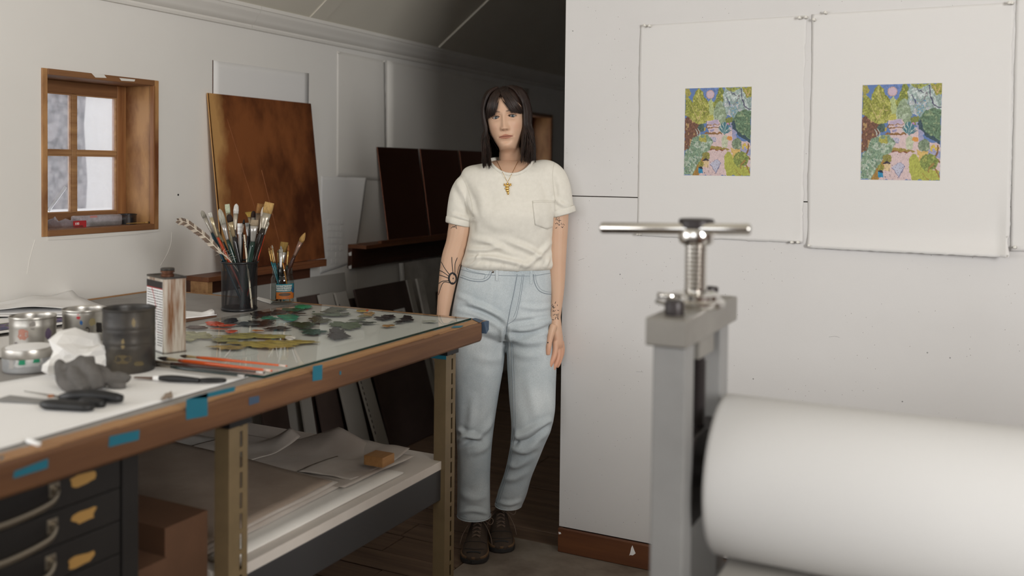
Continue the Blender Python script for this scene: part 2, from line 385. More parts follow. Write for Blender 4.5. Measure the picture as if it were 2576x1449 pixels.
# --- partition of white boards (two courses with a joint), its dark end, brown skirting
zj = 1.322
part = struct(MB().box((-1.392, YP+.018, 0), (2.45, YP+.10, 4.2)).build('wall_partition', 'floor_dark'))
for za, zb in ((.09, zj-.0016), (zj+.0016, 2.75), (2.753, 4.2)):
    for xa, xb in ((-1.4, 1.039), (1.042, 2.45)):
        mm = MB(); mm.box((xa, YP, za), (xb, YP+.018, zb)); mm.build('board', 'wall_board', part, bevel=.0012)
mm = MB(); mm.box((-1.4, YP+.084, .0), (2.45, YP+.102, 4.2)); mm.build('board', 'wall_board', part)
base = MB(); base.box((-1.398, YP-.016, .0), (2.45, YP+.001, .088)); base_o = struct(base.build('baseboard_partition', 'base_wood', bevel=.003))
mm = MB(); c = [ony(*q, YP-.0165) for q in ((1591,1372),(1596,1385),(1599,1392),(1592,1397),(1585,1396),(1583,1398),(1586,1388),(1588,1378))]; mm.prism(c, (0,-.0006,0)); mm.build('paint_chip', 'paper', base_o)
mm = MB(); c = [ony(*q, YP-.0165) for q in ((1405,1338),(1410,1339),(1412,1343),(1406,1344))]; mm.prism(c, (0,-.0006,0)); mm.build('paint_chip', 'paper', base_o)
# scuffs and small marks on the boards (not light: grease pencil and dents)
for pts in ([(2085,848),(2100,846),(2112,849)], [(1455,655),(1470,650)], [(1600,935),(1618,936)]):
    mm = MB(); mm.tube(smoothpath([ony(*q, YP-.0002) for q in pts], 8), .0004, 4); mm.build('pencil_mark', 'steel_paint', part)
for q in ((2333,887),(1895,953),(1441,78),(2120,170),(1560,690),(2390,900),(2270,1010)):
    mm = MB(); mm.lathe(ony(*q, YP), [(.0022,-.0002),(.0022,.0006),(.001,.001)], 10, ax=(0,-1,0)); mm.build('nail_hole', 'steel_paint', part)

# --- the rest of the room: right wall, wall behind the camera with the gable window, far wall
m = MB(); wall_with_holes(m, 2.5, 2.6, -4.7, 9.0, -.02, 3.4, [(-.85, .55, 1.25, 2.65)]); struct(m.build('wall_right', 'base_wood'))
m = MB(); m.box((-3.2,-4.8,-.02), (-2.8,-4.7,4.3)); m.box((.8,-4.8,-.02), (2.6,-4.7,4.3)); m.box((-2.8,-4.8,-.02), (.8,-4.7,1.0)); m.box((-2.8,-4.8,3.2), (.8,-4.7,4.3)); struct(m.build('wall_back', 'wall_paint'))
m = MB(); m.box((.78, -.5, 0), (.88, .62, 1.56)); struct(m.build('wall_light_blocker', 'base_wood'))  # added low wall out of view, keeps right-window light off the low foreground
m = MB(); m.box((-3.2, 8.9, -.02), (2.6, 9.0, 4.3)); struct(m.build('wall_far', 'wall_paint'))

# --- window 1 and window 2 (deep pine-lined reveal, four-light sash)
def window(n, y0, y1, z0, z1):
    t = .022; x0 = XW-.185; xs = XW-.165
    fr = MB()
    w = fr.box((XW-.19, y0, z0), (XW-.186, y0+.004, z0+.004)).build('window_%d' % n, 'pine_z'); struct(w)
    mm = MB(); mm.box((x0, y0, z0), (XW+.006, y0+t, z1)); mm.build('reveal_board', 'pine_reveal', w, bevel=.002)
    mm = MB(); mm.box((x0, y1-t, z0), (XW+.006, y1, z1)); mm.build('reveal_board', 'pine_reveal', w, bevel=.002)
    mm = MB(); mm.box((x0, y0+t, z1-t), (XW+.008, y1-t, z1)); mm.build('head_board', 'pine', w, bevel=.002)
    mm = MB(); mm.box((x0, y0+t, z0), (XW+.008, y1-t, z0+t)); mm.build('sill_board', 'pine', w, bevel=.002)
    mm = MB(); mm.box((XW-.012, y1-t-.008, z0+t), (XW+.009, y1-t+.001, z1-t)); mm.build('stop_bead', 'pine_z', w, bevel=.002)
    ya, yb, za, zb = y0+t, y1-t, z0+t, z1-t
    sash = MB().box((xs-.02, ya, za), (xs+.012, ya+.045, zb)).build('sash', 'pine_z', w, bevel=.003)
    for nm, a, b in (('stile', (xs-.02, yb-.045, za), (xs+.012, yb, zb)), ('top_rail', (xs-.02, ya+.045, zb-.048), (xs+.012, yb-.045, zb)), ('bottom_rail', (xs-.02, ya+.045, za), (xs+.012, yb-.045, za+.05))):
        mm = MB(); mm.box(a, b); mm.build(nm, 'pine_z' if nm == 'stile' else 'pine', sash, bevel=.003)
    ga, gb, gc, gd = ya+.045, yb-.045, za+.05, zb-.048
    ym, zm = (ga+gb)/2-.004, gc+(gd-gc)*.505
    mm = MB(); mm.box((xs-.016, ym-.010, gc), (xs+.010, ym+.010, gd)); mm.build('muntin', 'pine_cut', sash, bevel=.003)
    for a, b in ((ga, ym-.010), (ym+.010, gb)):
        mm = MB(); mm.box((xs-.016, a, zm-.008), (xs+.010, b, zm+.008)); mm.build('muntin', 'pine_cut', sash, bevel=.003)
        for c, d in ((gc, zm-.008), (zm+.008, gd)):
            mm = MB(); mm.box((xs-.008, a, c), (xs-.005, b, d)); mm.build('pane', 'glass_pane', sash)
            bd = MB()
            bd.box((xs+.0, a, c), (xs+.008, a+.005, d)); bd.box((xs+.0, b-.005, c), (xs+.008, b, d)); bd.box((xs+.0, a+.005, c), (xs+.008, b-.005, c+.005)); bd.box((xs+.0, a+.005, d-.005), (xs+.008, b-.005, d))
            bd.build('glazing_bead', 'pine_cut', sash)
    return w
window(1, *WIN[0]); window(2, *WIN[1])
# painted worn patches on the window head
for q in ([(230,184),(262,188),(268,196),(240,195)], [(300,196),(340,200),(338,205),(305,203)]):
    mm = MB(); mm.prism([onx(*p, XW+.0086) for p in q], (.0005,0,0)); tag(mm.build('paint_patch', 'crown_paint', wall_left))

# --- outside: white house wall, dark clipped hedge, snowy ground
m = MB(); m.box((-9.0, -2, -.6), (-3.35, 14, -.5)); struct(m.build('ground_outside', 'snow'))
m = MB(); m.box((-6.4, 4.2, -.5), (-6.1, 7.2, 5.0)); tag(m.build('neighbour_house_wall', 'white_render'), 'white rendered house corner seen through the small pane window', 'building')
def bush(name, label, c, s, seed):       # clipped hedge: bumpy closed mass with leaf clumps
    b = MB(); n1, n2 = 46, 60; vs = []; c = np.array(c, float)
    for i in range(n1):
        ph = math.pi*(i/(n1-1)-.5)
        for k in range(n2):
            th = 2*math.pi*k/n2; d = np.array((math.copysign(abs(math.cos(ph)*math.cos(th))**.6, math.cos(th)), math.copysign(abs(math.cos(ph)*math.sin(th))**.6, math.sin(th)), math.copysign(abs(math.sin(ph))**.6, math.sin(ph))))
            f = 1+.10*mnoise.noise(d*5+np.array((seed, 0, 0)))+.08*mnoise.noise(d*14); vs.append(c+d*np.array(s)*f)
    b.add(vs, [(i*n2+k, i*n2+(k+1) % n2, (i+1)*n2+(k+1) % n2, (i+1)*n2+k) for i in range(n1-1) for k in range(n2)])
    return tag(b.build(name, 'hedge', smooth=True), label, 'shrub')
bush('evergreen_shrub', 'dark evergreen shrub outside the small pane window', (-5.2, 3.20, 1.6), (.5, .80, 2.1), 3)
m = MB(); m.box((-4.3, 1.5, -.5), (-4.15, 6.0, 1.14)); m.box((-4.33, 1.5, 1.14), (-4.12, 6.0, 1.18)); tag(m.build('garden_wall', 'white_render'), 'low white garden wall outside below the shrub', 'wall')
# ================================================================== WORK TABLE
TZ = .92
def hex_noise(seed): r = random.Random(seed); return r
table = thing('work_table', 'long work table with wooden front rail, grey top and slotted beige metal legs', 'table', (-2.2, 1.6, 0))
m = MB(); m.box((-2.93, .35, .868), (-1.49, 2.742, TZ)); m.build('tabletop', 'table_grey', table, bevel=.002)
# front rail, with chamfered end and a paler worn top arris
m = MB(); m.prism([(-1.489, .35, .862), (-1.452, .35, .862), (-1.447, .35, .868), (-1.447, .35, .915), (-1.452, .35, TZ+.001), (-1.489, .35, TZ+.001)], (0, 2.33, 0))
m.add([(-1.489,2.68,.862),(-1.452,2.68,.862),(-1.447,2.68,.868),(-1.447,2.68,.915),(-1.452,2.68,TZ+.001),(-1.489,2.68,TZ+.001),
       (-1.489,2.742,.862),(-1.478,2.735,.862),(-1.472,2.732,.868),(-1.472,2.732,.915),(-1.478,2.735,TZ+.001),(-1.489,2.742,TZ+.001)],
      [(0,1,7,6),(1,2,8,7),(2,3,9,8),(3,4,10,9),(4,5,11,10),(6,7,8,9,10,11)])
m.build('front_rail', 'rail_wood', table)
m = MB()
for k in range(46):          # splintered pale veneer along the top arris
    y = .8+k*.042; w = rnd.uniform(.012, .03); m.box((-1.492-w*.5, y, TZ+.0005), (-1.456-rnd.random()*.006, y+.041, TZ+.0022))
m.build('veneer_edge', 'pine_cut', table)
m = MB(); m.box((-2.945, .35, .90), (-2.93, 2.745, TZ+.003)); m.build('back_strip', 'pine_cut', table)
m = MB(); m.box((-2.93, 2.742, .875), (-1.49, 2.75, TZ+.002)); m.build('end_strip', 'pine_cut', table)
# legs: slotted angle posts
def post(x, y, sx, z1):
    m = MB(); w, t = .060, .003; s0, s1 = .034, .044
    m.box((x-t, y, 0), (x, y+s0, z1)); m.box((x-t, y+s1, 0), (x, y+w, z1))
    z = .02
    while z < z1:
        m.box((x-t, y+s0, z), (x, y+s1, min(z+.011, z1))); z += .047
    m.box((x-.042, y, 0), (x-t, y+t, z1))
    m.box((x-t-.012, y+w-t, 0), (x-t, y+w, z1))
    m.box((x-t-.010, y+s0-.004, 0), (x-t-.008, y+s1+.004, z1))
    return m.build('leg', 'post_beige', table)
for y in (1.597, 2.545): post(-1.498, y, 1, .862)
for y in (1.597, 2.545): post(-2.86, y, 1, .862)
for y in (1.597, 2.545):
    m = MB(); m.box((-1.545, y-.006, .835), (-1.490, y+.064, .868)); m.build('leg_cap', 'black', table)
m = MB(); m.box((-2.9, 1.60, .474), (-1.512, 2.60, .500)); m.build('shelf', 'shelf_white', table, bevel=.001)
m = MB(); m.box((-1.545, 1.655, .376), (-1.514, 2.548, .473)); m.build('shelf_beam', 'shelf_beam', table, bevel=.003)
m = MB(); m.box((-2.88, 1.655, .376), (-2.85, 2.548, .473)); m.build('shelf_beam', 'shelf_beam', table, bevel=.003)
# blue masking tape on the rail: front-face pieces, and pieces folded over the top
XF = -1.447
def tape(quad, plane, m='tape', off=.0006):
    b = MB()
    if plane == 'x': P = [onx(*q, XF+off) for q in quad]; b.prism(P, (.0004, 0, 0))
    else: P = [onz(*q, TZ+.0030+off) for q in quad]; b.prism(P, (0, 0, .0004))
    b.build('tape', m, table)
tape([(787,921),(811,917),(810,955),(786,959)], 'x')
tape([(468,1006),(522,988),(522,1046),(468,1056)], 'x')
tape([(470,1004),(500,994),(592,972),(590,984),(524,1000)], 'x')
tape([(626,1000),(652,995),(652,1012),(626,1020)], 'x', 'tape_dark')
tape([(275,1098),(351,1081),(349,1106),(273,1125)], 'x')
tape([(36,1186),(121,1153),(120,1177),(33,1204)], 'x')
tape([(0,1150),(8,1147),(8,1153),(0,1157)], 'x')
tape([(854,934),(858,933),(858,942),(854,943)], 'x')
tape([(1134,825),(1142,820),(1166,819),(1159,824)], 'z')
tape([(1186,802),(1196,800),(1216,806),(1206,812)], 'z', 'tape_dark')
b = MB(); b.prism([(-1.4705,2.700,TZ+.002),(-1.4705,2.7325,TZ+.002),(-1.4705,2.7325,.893),(-1.462,2.70,.885)], (.024,-.002,0)); b.build('tape', 'tape_dark', table)
b = MB(); b.box((-1.556,2.543,.822), (-1.497,2.5445,.862)); b.build('tape', 'tape', table)

# ------------------------------------------------------------------ flat file under the table
ff = thing('flat_file', 'dark grey flat file cabinet with shallow drawers under the table', 'cabinet', (-2.1, .8, 0))
m = MB(); m.box((-2.6,.3,0),(-1.524,1.322,.858)); m.box((-2.6,1.322,0),(-1.516,1.362,.858)); m.box((-2.6,.3,.848),(-1.518,1.322,.858)); m.build('body', 'file_grey', ff, bevel=.002)
zs = [.846-.0655*k for k in range(13)]
smear = [(208,1205),(212,1297),(203,1409)]
for k in range(10):
    d = MB(); d.box((-1.53,.33,zs[k+1]+.0025),(-1.517,1.317,zs[k])); d = d.build('drawer', 'file_grey', ff, bevel=.0015)
    zc = (zs[k]+zs[k+1])/2-.002
    h = MB(); y1 = 1.168-.004*k; y0 = y1-.24
    pts = smoothpath([(-1.517,y1,zc+.012),(-1.504,y1-.002,zc+.010),(-1.492,y1-.03,zc-.004),(-1.487,(y0+y1)/2,zc-.010),(-1.492,y0+.03,zc-.004),(-1.504,y0+.002,zc+.010),(-1.517,y0,zc+.012)], 26)
    h.tube(pts, .0058, 8, flat=(1.35,.8)); h = h.build('handle', 'handle_metal', d, smooth=True)
    for yy in (y0, y1):
        e = MB(); e.box((-1.5175,yy-.011,zc-.002),(-1.5145,yy+.011,zc+.024)); e.build('handle_plate', 'handle_metal', d, bevel=.001)
    if k < 3:      # old ochre tape residue
        c = onx(*smear[k], -1.5165); r = random.Random(k); P = []
        n = 14
        for i in range(n):
            a = 2*math.pi*i/n; rr = r.uniform(.75, 1.15); P.append((-1.5166, c[1]+.028*rr*math.copysign(abs(math.cos(a))**.6, math.cos(a)), c[2]+.0115*rr*math.copysign(abs(math.sin(a))**.6, math.sin(a))))
        s_ = MB(); s_.prism(P, (.0005,0,0)); s_.build('tape_residue', 'ochre_smear', d)

# ------------------------------------------------------------------ papers
def sheet(px, z, seed=0, lift=.0, n=14, thick=.0006, curl=None, plane='z'):
    """a paper sheet whose four corners are surveyed; slightly wavy, with real thickness"""
    C = [onz(*q, z) for q in px] if plane == 'z' else px
    G = []
    for i in range(n):
        row = []
        for j in range(n):
            u, v = i/(n-1), j/(n-1)
            p = C[0]*(1-u)*(1-v)+C[1]*u*(1-v)+C[2]*u*v+C[3]*(1-u)*v
            h = lift*(mnoise.noise((u*3+seed, v*3, seed*.7))+.5)*.5
            if curl: h += curl(u, v)
            row.append(p+np.array((0, 0, max(h, 0))))
        G.append(row)
    return MB().grid(G, (0, 0, -thick))
def flat_thing(mb, name, m, label, cat, group=None, smooth=True):
    o = mb.build(name, m, smooth=smooth); return tag(o, label, cat, group)
flat_thing(sheet([(-330,1224),(625,948),(330,905),(-330,1020)], TZ+.0022, 1, .001), 'drawing_paper', 'paper', 'large white drawing sheet covering the near end of the table under the tools', 'paper')
# offcut and pencil shavings at the near edge
b = MB(); b.tube([onz(70,1108,TZ+.006), onz(98,1118,TZ+.006)], .0045, 8); flat_thing(b, 'chalk_stub', 'paper', 'stub of white chalk at the near table edge', 'chalk')
b = sheet([(405,1003),(430,985),(436,1000),(412,1010)], TZ+.004, 4, .012, 6); flat_thing(b, 'torn_scrap', 'paper_tan', 'small torn buff paper scrap on the table edge', 'paper')
# back left: pile of print sheets and folded newsprint
flat_thing(sheet([(-200,930),(345,850),(330,800),(-200,880)], TZ+.003, 5, .004), 'print_paper', 'paper_cool', 'pale sheet lying beneath the tin cans', 'paper')
def strip_cols(n, seed):
    pass
pr = thing('print_proof', 'colour proof with a green and violet picture on the paper pile', 'print', onz(100,830,TZ+.008))
C = [(-200,868),(180,812),(160,782),(-200,822)]
sheet(C, TZ+.009, 6, .002).build('sheet', 'paper', pr, smooth=True)
def quadpt(C, u, v, z):
    P = [onz(*q, z) for q in C]; return P[0]*(1-u)*(1-v)+P[1]*u*(1-v)+P[2]*u*v+P[3]*(1-u)*v
n1, n2 = 70, 26; G = []; cols = []
for i in range(n1):
    row = []
    for j in range(n2):
        u, v = i/(n1-1), j/(n2-1); row.append(quadpt([(-200,859),(172,806),(163,793),(-200,840)], u, v, TZ+.0116))
        k = mnoise.noise((u*14, v*3, 2.)); k2 = mnoise.noise((u*40, v*8, 5.))
        c = (.10,.13,.05) if k > .1 else ((.16,.10,.20) if k > -.15 else (.06,.07,.16))
        cols.append(tuple(max(0, q*(1+.7*k2)) for q in c))
    G.append(row)
b = MB(); b.grid(G); b.build('picture', 'vcol', pr, vcol=np.array(cols), fix=False)
for i, (C, z, lf) in enumerate((([(-200,800),(205,800),(190,742),(-200,790)], TZ+.012, .010), ([(-200,790),(330,795),(170,738),(-200,775)], TZ+.016, .014), ([(-100,785),(240,778),(180,735),(0,765)], TZ+.026, .022))):
    flat_thing(sheet(C, z, 9+i, lf), 'newsprint_sheet', 'paper', ['wide newsprint sheet at the bottom of the loose pile by the wall', 'middle newsprint sheet of the loose pile by the wall', 'top folded newsprint sheet of the loose pile by the wall'][i], 'paper', 'newsprint pile by the wall')
b = MB(); b.prism([onz(*q, TZ+.001) for q in ((420,818),(470,810),(545,797),(540,790),(450,793))], (0,0,.003)); flat_thing(b, 'grey_board', 'cardboard', 'small brown card under the folded white paper beside the mesh cup', 'card', smooth=False)
flat_thing(sheet([(400,806),(545,794),(528,788),(420,778)], TZ+.005, 15, .008, 12, .003, lambda u, v: .014*max(0, u-.85)/.15*(v > .3)), 'folded_paper', 'paper', 'folded white paper lying between solvent can and mesh cup', 'paper')
flat_thing(sheet([(640,752),(680,764),(690,757),(650,747)], TZ+.002, 16, .002), 'paper_slip', 'paper_cool', 'narrow paper slip between mesh cup and glass jar', 'paper')

# ------------------------------------------------------------------ glass palette with paint
pal = thing('glass_palette', 'big glass palette slab with dabs of oil paint on the table', 'palette', (-1.86, 2.22, TZ))
m = MB(); m.box((-2.19,1.726,TZ+.0005),(-1.515,2.715,TZ+.0012)); m.build('underlay_sheet', 'paper_cool', pal)
m = MB(); m.box((-2.205,1.722,TZ+.0016),(-1.508,2.72,TZ+.0078)); m.build('glass_slab', 'glass', pal)
m = MB(); m.box((-1.5085,1.7215,TZ+.0018),(-1.5075,2.7205,TZ+.0076)); m.box((-2.205,1.7212,TZ+.0018),(-1.5085,1.7222,TZ+.0076)); m.build('green_edge', 'glass_edge', pal)
GZ = TZ+.0081
dabs = [  # crop4 coordinates: cx, cy, rx, ry, colour, height mm
 (1095,218,65,17,(0,.33,.15),4),(1020,238,78,14,(.006,.09,.045),3),(770,272,76,20,(.006,.010,.018),4),(900,258,90,14,(.01,.011,.013),2),(1040,266,80,6,(.016,.013,.012),1),
 (840,302,58,14,(.01,.20,.14),2),(990,297,78,24,(.01,.26,.16),3),(735,302,26,8,(.004,.012,.016),2),
 (1345,236,85,14,(.105,.12,.085),1),(1310,252,60,14,(.10,.115,.08),1),(1310,276,125,12,(.11,.15,.105),1),(1410,272,35,12,(.11,.12,.10),1),
 (1545,248,46,8,(.42,.28,.04),3),(1585,246,12,7,(.55,.08,.02),4),(1600,272,40,16,(.38,.24,.10),1),(1560,288,48,7,(.20,.19,.10),1),
 (1705,303,60,11,(.014,.008,.009),2),(1752,289,50,13,(.014,.008,.009),2),(1890,306,56,19,(.014,.009,.010),2),(1830,331,42,7,(.014,.009,.009),2),
 (1225,318,80,22,(.075,.082,.052),2),(1515,318,58,9,(.10,.125,.09),1),(1430,356,112,28,(.085,.125,.07),2),(1585,338,58,9,(.035,.05,.038),1),
 (1095,353,110,21,(.013,.045,.02),2),(1745,361,46,9,(.26,.13,.03),2),(905,379,85,14,(.012,.018,.02),2),
 (1175,406,105,19,(.01,.07,.055),2),(1362,425,84,38,(.045,.044,.047),1),
 (420,345,62,20,(.55,.05,.014),5),(500,358,75,10,(.50,.06,.02),2),(550,404,46,12,(.48,.055,.015),3),(470,385,70,7,(.42,.09,.05),1),
 (545,322,62,18,(.005,.008,.014),5),(680,345,110,14,(.06,.075,.085),1),(780,338,90,21,(.014,.017,.02),2),
 (285,374,92,13,(.075,.055,.055),4),(750,398,42,7,(.42,.16,.05),1),(270,440,115,36,(.33,.34,.20),1),(180,430,70,30,(.36,.36,.23),1),
 (720,440,240,22,(.33,.30,.085),2),(500,470,95,16,(.28,.28,.12),1),(860,496,275,28,(.36,.29,.07),2),(530,525,135,15,(.34,.25,.08),1),(900,520,120,12,(.36,.27,.07),1),
 (1000,453,46,15,(.74,.73,.70),4),(810,531,24,4,(.03,.03,.02),1),(2065,326,46,8,(.42,.44,.38),1),(1180,255,10,4,(.02,.10,.06),1),
]
for i, (cx, cy, rx, ry, col, h) in enumerate(dabs):
    r = random.Random(50+i); n = 64; ph = [r.uniform(0, 6.28) for _ in range(6)]; b = MB(); ring = []; ring2 = []
    am = .10 if h > 2 else .16
    for k in range(n):
        a = 2*math.pi*k/n; w = 1+am*math.sin(2*a+ph[0])+am*math.sin(3*a+ph[1])+.7*am*math.sin(5*a+ph[2])+.5*am*math.sin(9*a+ph[3])+.45*am*math.sin(17*a+ph[4])+r.uniform(-.03, .03)
        X = 400+(cx+rx*w*math.cos(a))/3.03; Y = 700+(cy+ry*w*math.sin(a))/3.03
        X2 = 400+(cx+rx*.72*w*math.cos(a))/3.03; Y2 = 700+(cy+ry*.72*w*math.sin(a))/3.03
        ring.append(onz(X, Y, GZ)); ring2.append(onz(X2, Y2, GZ)+np.array((0,0,h*.00045)))
    c = onz(400+cx/3.03, 700+cy/3.03, GZ)+np.array((0,0,h*.0007))
    vs = ring+ring2+[c]; fs = [(k, (k+1) % n, n+(k+1) % n, n+k) for k in range(n)]+[(n+k, n+(k+1) % n, 2*n) for k in range(n)]
    b.add(vs, fs, col); b.build('paint_dab', 'paint_wet' if h > 2 else 'paint_flat', pal, smooth=True)
# palette-knife scratches in the paint film
for q in (((885,470),(905,600)),((940,475),(912,640)),((960,520),(955,590)),((1015,540),(1050,640)),((545,545),(500,600)),((465,500),(465,600)),((870,540),(835,600))):
    b = MB(); b.tube([onz(400+p[0]/3.03, 700+p[1]/3.03, GZ) for p in q], .0005, 4); b.build('scratch', 'paper', pal)

# ------------------------------------------------------------------ cans
def open_can(name, label, px, w, h, mt, ribs=(), lip=True, extra=None, n=48):
    c = onz(*px, TZ+.0025); r = w/2; t = thing(name, label, 'can', c)
    prof = [(r*.97,0),(r,.003)]
    for z0 in ribs: prof += [(r, z0-.004),(r*1.012, z0),(r, z0+.004)]
    prof += [(r,h-.006)]
    if lip: prof += [(r*1.02,h-.005),(r*1.03,h-.002),(r*1.01,h),(r*.985,h-.002)]
    prof += [(r*.97,h-.008),(r*.965,.006),(0.001,.005)]
    m = MB(); m.lathe(c, prof, n, cap=False); m.add([c+np.array((r*.97*math.cos(2*math.pi*k/n), r*.97*math.sin(2*math.pi*k/n), 0)) for k in range(n)], [tuple(range(n))])
    m.build('body', mt, t, auto=40)
    if extra: extra(t, c, r, h)
    return t
def patch(t, c, r, h, px, py, wpx, hpx, col, name, seed, mname='vcol', round_=.8):   # a mark on the can's wall, found by the view ray
    d = ray(px, py); o = CAM-c; a = d[0]**2+d[1]**2; bb = 2*(o[0]*d[0]+o[1]*d[1]); cc = o[0]**2+o[1]**2-(r*1.004)**2
    disc = bb*bb-4*a*cc
    if disc < 0: return
    q = o+d*((-bb-math.sqrt(disc))/(2*a)); th = math.atan2(q[1], q[0]); z = q[2]
    wpp = 1/(F_PX/np.linalg.norm(c-CAM)); R_ = random.Random(seed); m = MB(); n = 18; vs = []
    for k in range(n):
        an = 2*math.pi*k/n; rr = R_.uniform(.8, 1.1) if round_ < 1 else 1
        x = wpx/2*wpp*rr*math.copysign(abs(math.cos(an))**round_, math.cos(an)); y = hpx/2*wpp*rr*math.copysign(abs(math.sin(an))**round_, math.sin(an))
        vs.append(c+np.array(((r*1.004)*math.cos(th+x/r), (r*1.004)*math.sin(th+x/r), min(max(z+y, .004), h-.008))))
    ctr = c+np.array(((r*1.006)*math.cos(th), (r*1.006)*math.sin(th), z)); vs.append(ctr)
    m.add(vs, [(k, (k+1) % n, n) for k in range(n)], col); m.build(name, mname, t)
def e1(t, c, r, h):
    patch(t, c, r, h, 57, 842, 24, 26, (.42,.19,.14), 'paint_splash', 1, round_=.97); patch(t, c, r, h, 122, 840, 16, 26, (.10,.07,.12), 'paint_splash', 2); patch(t, c, r, h, 40, 868, 10, 14, (.12,.1,.1), 'paint_splash', 3); patch(t, c, r, h, 82, 820, 12, 20, (.22,.2,.18), 'paint_splash', 5)
open_can('tin_can', 'silver tin can with a red paint splash at the far left', (83,898), .109, .108, 'tin', (.03,.085), extra=e1)
def e2(t, c, r, h):
    patch(t, c, r, h, 197, 797, 9, 13, (.45,.03,.04), 'paint_splash', 1, round_=.97); patch(t, c, r, h, 204, 812, 6, 10, (.02,.12,.35), 'paint_splash', 2)
    patch(t, c, r, h, 206, 842, 34, 34, (.03,.022,.02), 'label_block', 3, round_=.3); patch(t, c, r, h, 250, 824, 17, 26, (.02,.015,.012), 'label_shield', 4, round_=.5); patch(t, c, r, h, 250, 855, 14, 20, (.38,.37,.34), 'label_block', 6, round_=.3); patch(t, c, r, h, 232, 810, 16, 18, (.36,.30,.16), 'paint_splash', 7)
    patch(t, c, r, h, 196, 865, 30, 10, (.10,.09,.08), 'label_block', 8, round_=.4)
open_can('tin_can', 'silver tin can with dark label patches behind the white paper towel', (213,886), .107, .117, 'tin', (.105,), extra=e2)
def e3(t, c, r, h):
    patch(t, c, r, h, 308, 905, 40, 22, (.10,.075,.035), 'rust_stain', 1, round_=.97); patch(t, c, r, h, 336, 812, 8, 20, (.22,.17,.09), 'rust_stain', 2, round_=.97); patch(t, c, r, h, 309, 866, 8, 26, (.20,.15,.07), 'rust_stain', 3, round_=.97); patch(t, c, r, h, 350, 915, 24, 12, (.10,.075,.03), 'rust_stain', 4, round_=.97)
open_can('coffee_can', 'blackened ribbed coffee can standing in front of the solvent can', (325,930), .119, .152, 'tin_dark', (.06,.072,.098,.11), extra=e3)
# shallow round tin with white top
c = onz(73,928,TZ+.0025); r = .058
t = thing('round_tin', 'low round clear tin with white label top at the far left', 'tin', c)
m = MB(); m.lathe(c, [(r*.96,0),(r,.004),(r,.030),(r*.985,.033)], 48); m.build('base', 'plastic_clear', t, auto=40)
m = MB(); m.lathe(c, [(r*1.02,.033),(r*1.03,.036),(r*1.03,.050),(r*1.01,.054),(r*.9,.054)], 48); m.build('lid', 'tin', t, auto=40)
m = MB(); m.lathe(c, [(r*.88,.0542),(r*.88,.0552)], 40); m.build('top_label', 'paper', t)
for q in ((55,912),(92,906)): patch(t, c, r, .06, *q, 14, 12, (.01,.22,.11), 'label_mark', 3, round_=.3)
patch(t, c, r, .06, 73, 910, 60, 24, (.62,.60,.56), 'side_label', 3, round_=.3); patch(t, c, r, .06, 28, 916, 12, 22, (.35,.33,.31), 'barcode', 3, round_=.3)

# ------------------------------------------------------------------ solvent can (oblong, screw cap, stained label)
A = onz(413,893,TZ+.0005)                      # near vertical edge on the table
w1 = onz(336,866,TZ+.0005); w2 = onz(454,884,TZ+.0005)
zt = .203
sv = thing('solvent_can', 'oblong solvent can with stained printed label and brown screw cap', 'can', A)
ex = w1-A; ey = w2-A; ex *= .112/np.linalg.norm(ex); ey = np.cross((0,0,1), ex); ey = -ey if ey@(w2-A) < 0 else ey; ey *= .062/np.linalg.norm(ey)
def sp(a, b, z): return A+ex*a+ey*b+np.array((0,0,z))
def rrect(inset=0, n=5, rad=.10):
    P = []; rx, ry = .008/.112, .008/.062
    ia, ib = inset/.112, inset/.062
    for (ca, cb, a0) in ((1-rx, 1-ry, 0), (rx, 1-ry, 90), (rx, ry, 180), (1-rx, ry, 270)):
        for k in range(n):
            an = math.radians(a0+90*k/(n-1)); P.append((ca+(rx+ia)*math.cos(an), cb+(ry+ib)*math.sin(an)))
    return P
def ring_stack(levels, cap=True):
    m = MB(); vs = []; L_ = [rrect(i) for i, z in levels]; n = len(L_[0])
    for (i, z), P in zip(levels, L_): vs += [sp(a, b, z) for a, b in P]
    fs = [(i*n+k, i*n+(k+1) % n, (i+1)*n+(k+1) % n, (i+1)*n+k) for i in range(len(levels)-1) for k in range(n)]
    if cap: fs += [tuple(range(n-1, -1, -1)), tuple(range((len(levels)-1)*n, len(levels)*n))]
    m.add(vs, fs); return m
mat('can_stain', (.58,.54,.47), .45, metal=.15, col2=(.20,.085,.03), scale=5, detail=6, mix=(.42,.66), stretch=(12,12,.9))
ring_stack([(-.001,0),(0,.004),(0,zt-.004)]).build('body', 'can_stain', sv, auto=40)
ring_stack([(.0,0),(.0022,.001),(.0022,.004),(0,.005)]).build('base_rim', 'tin_dark', sv, auto=40)
ring_stack([(0,zt-.005),(.0022,zt-.004),(.0022,zt),(-.001,zt),(-.003,zt-.003)]).build('top_rim', 'tin_dark', sv, auto=40)
cc = sp(.45,.5,zt-.003)
m = MB(); m.lathe(cc, [(.017,0),(.017,.006),(.0145,.008),(.0145,.011),(.018,.012),(.018,.016),(.016,.0165)], 28); m.build('spout', 'rust', sv, auto=40)
m = MB(); m.lathe(cc, [(.0175,.0165),(.018,.018),(.018,.022),(.0155,.0235),(.012,.0225)], 28); m.build('screw_cap', 'tin_dark', sv, auto=40)
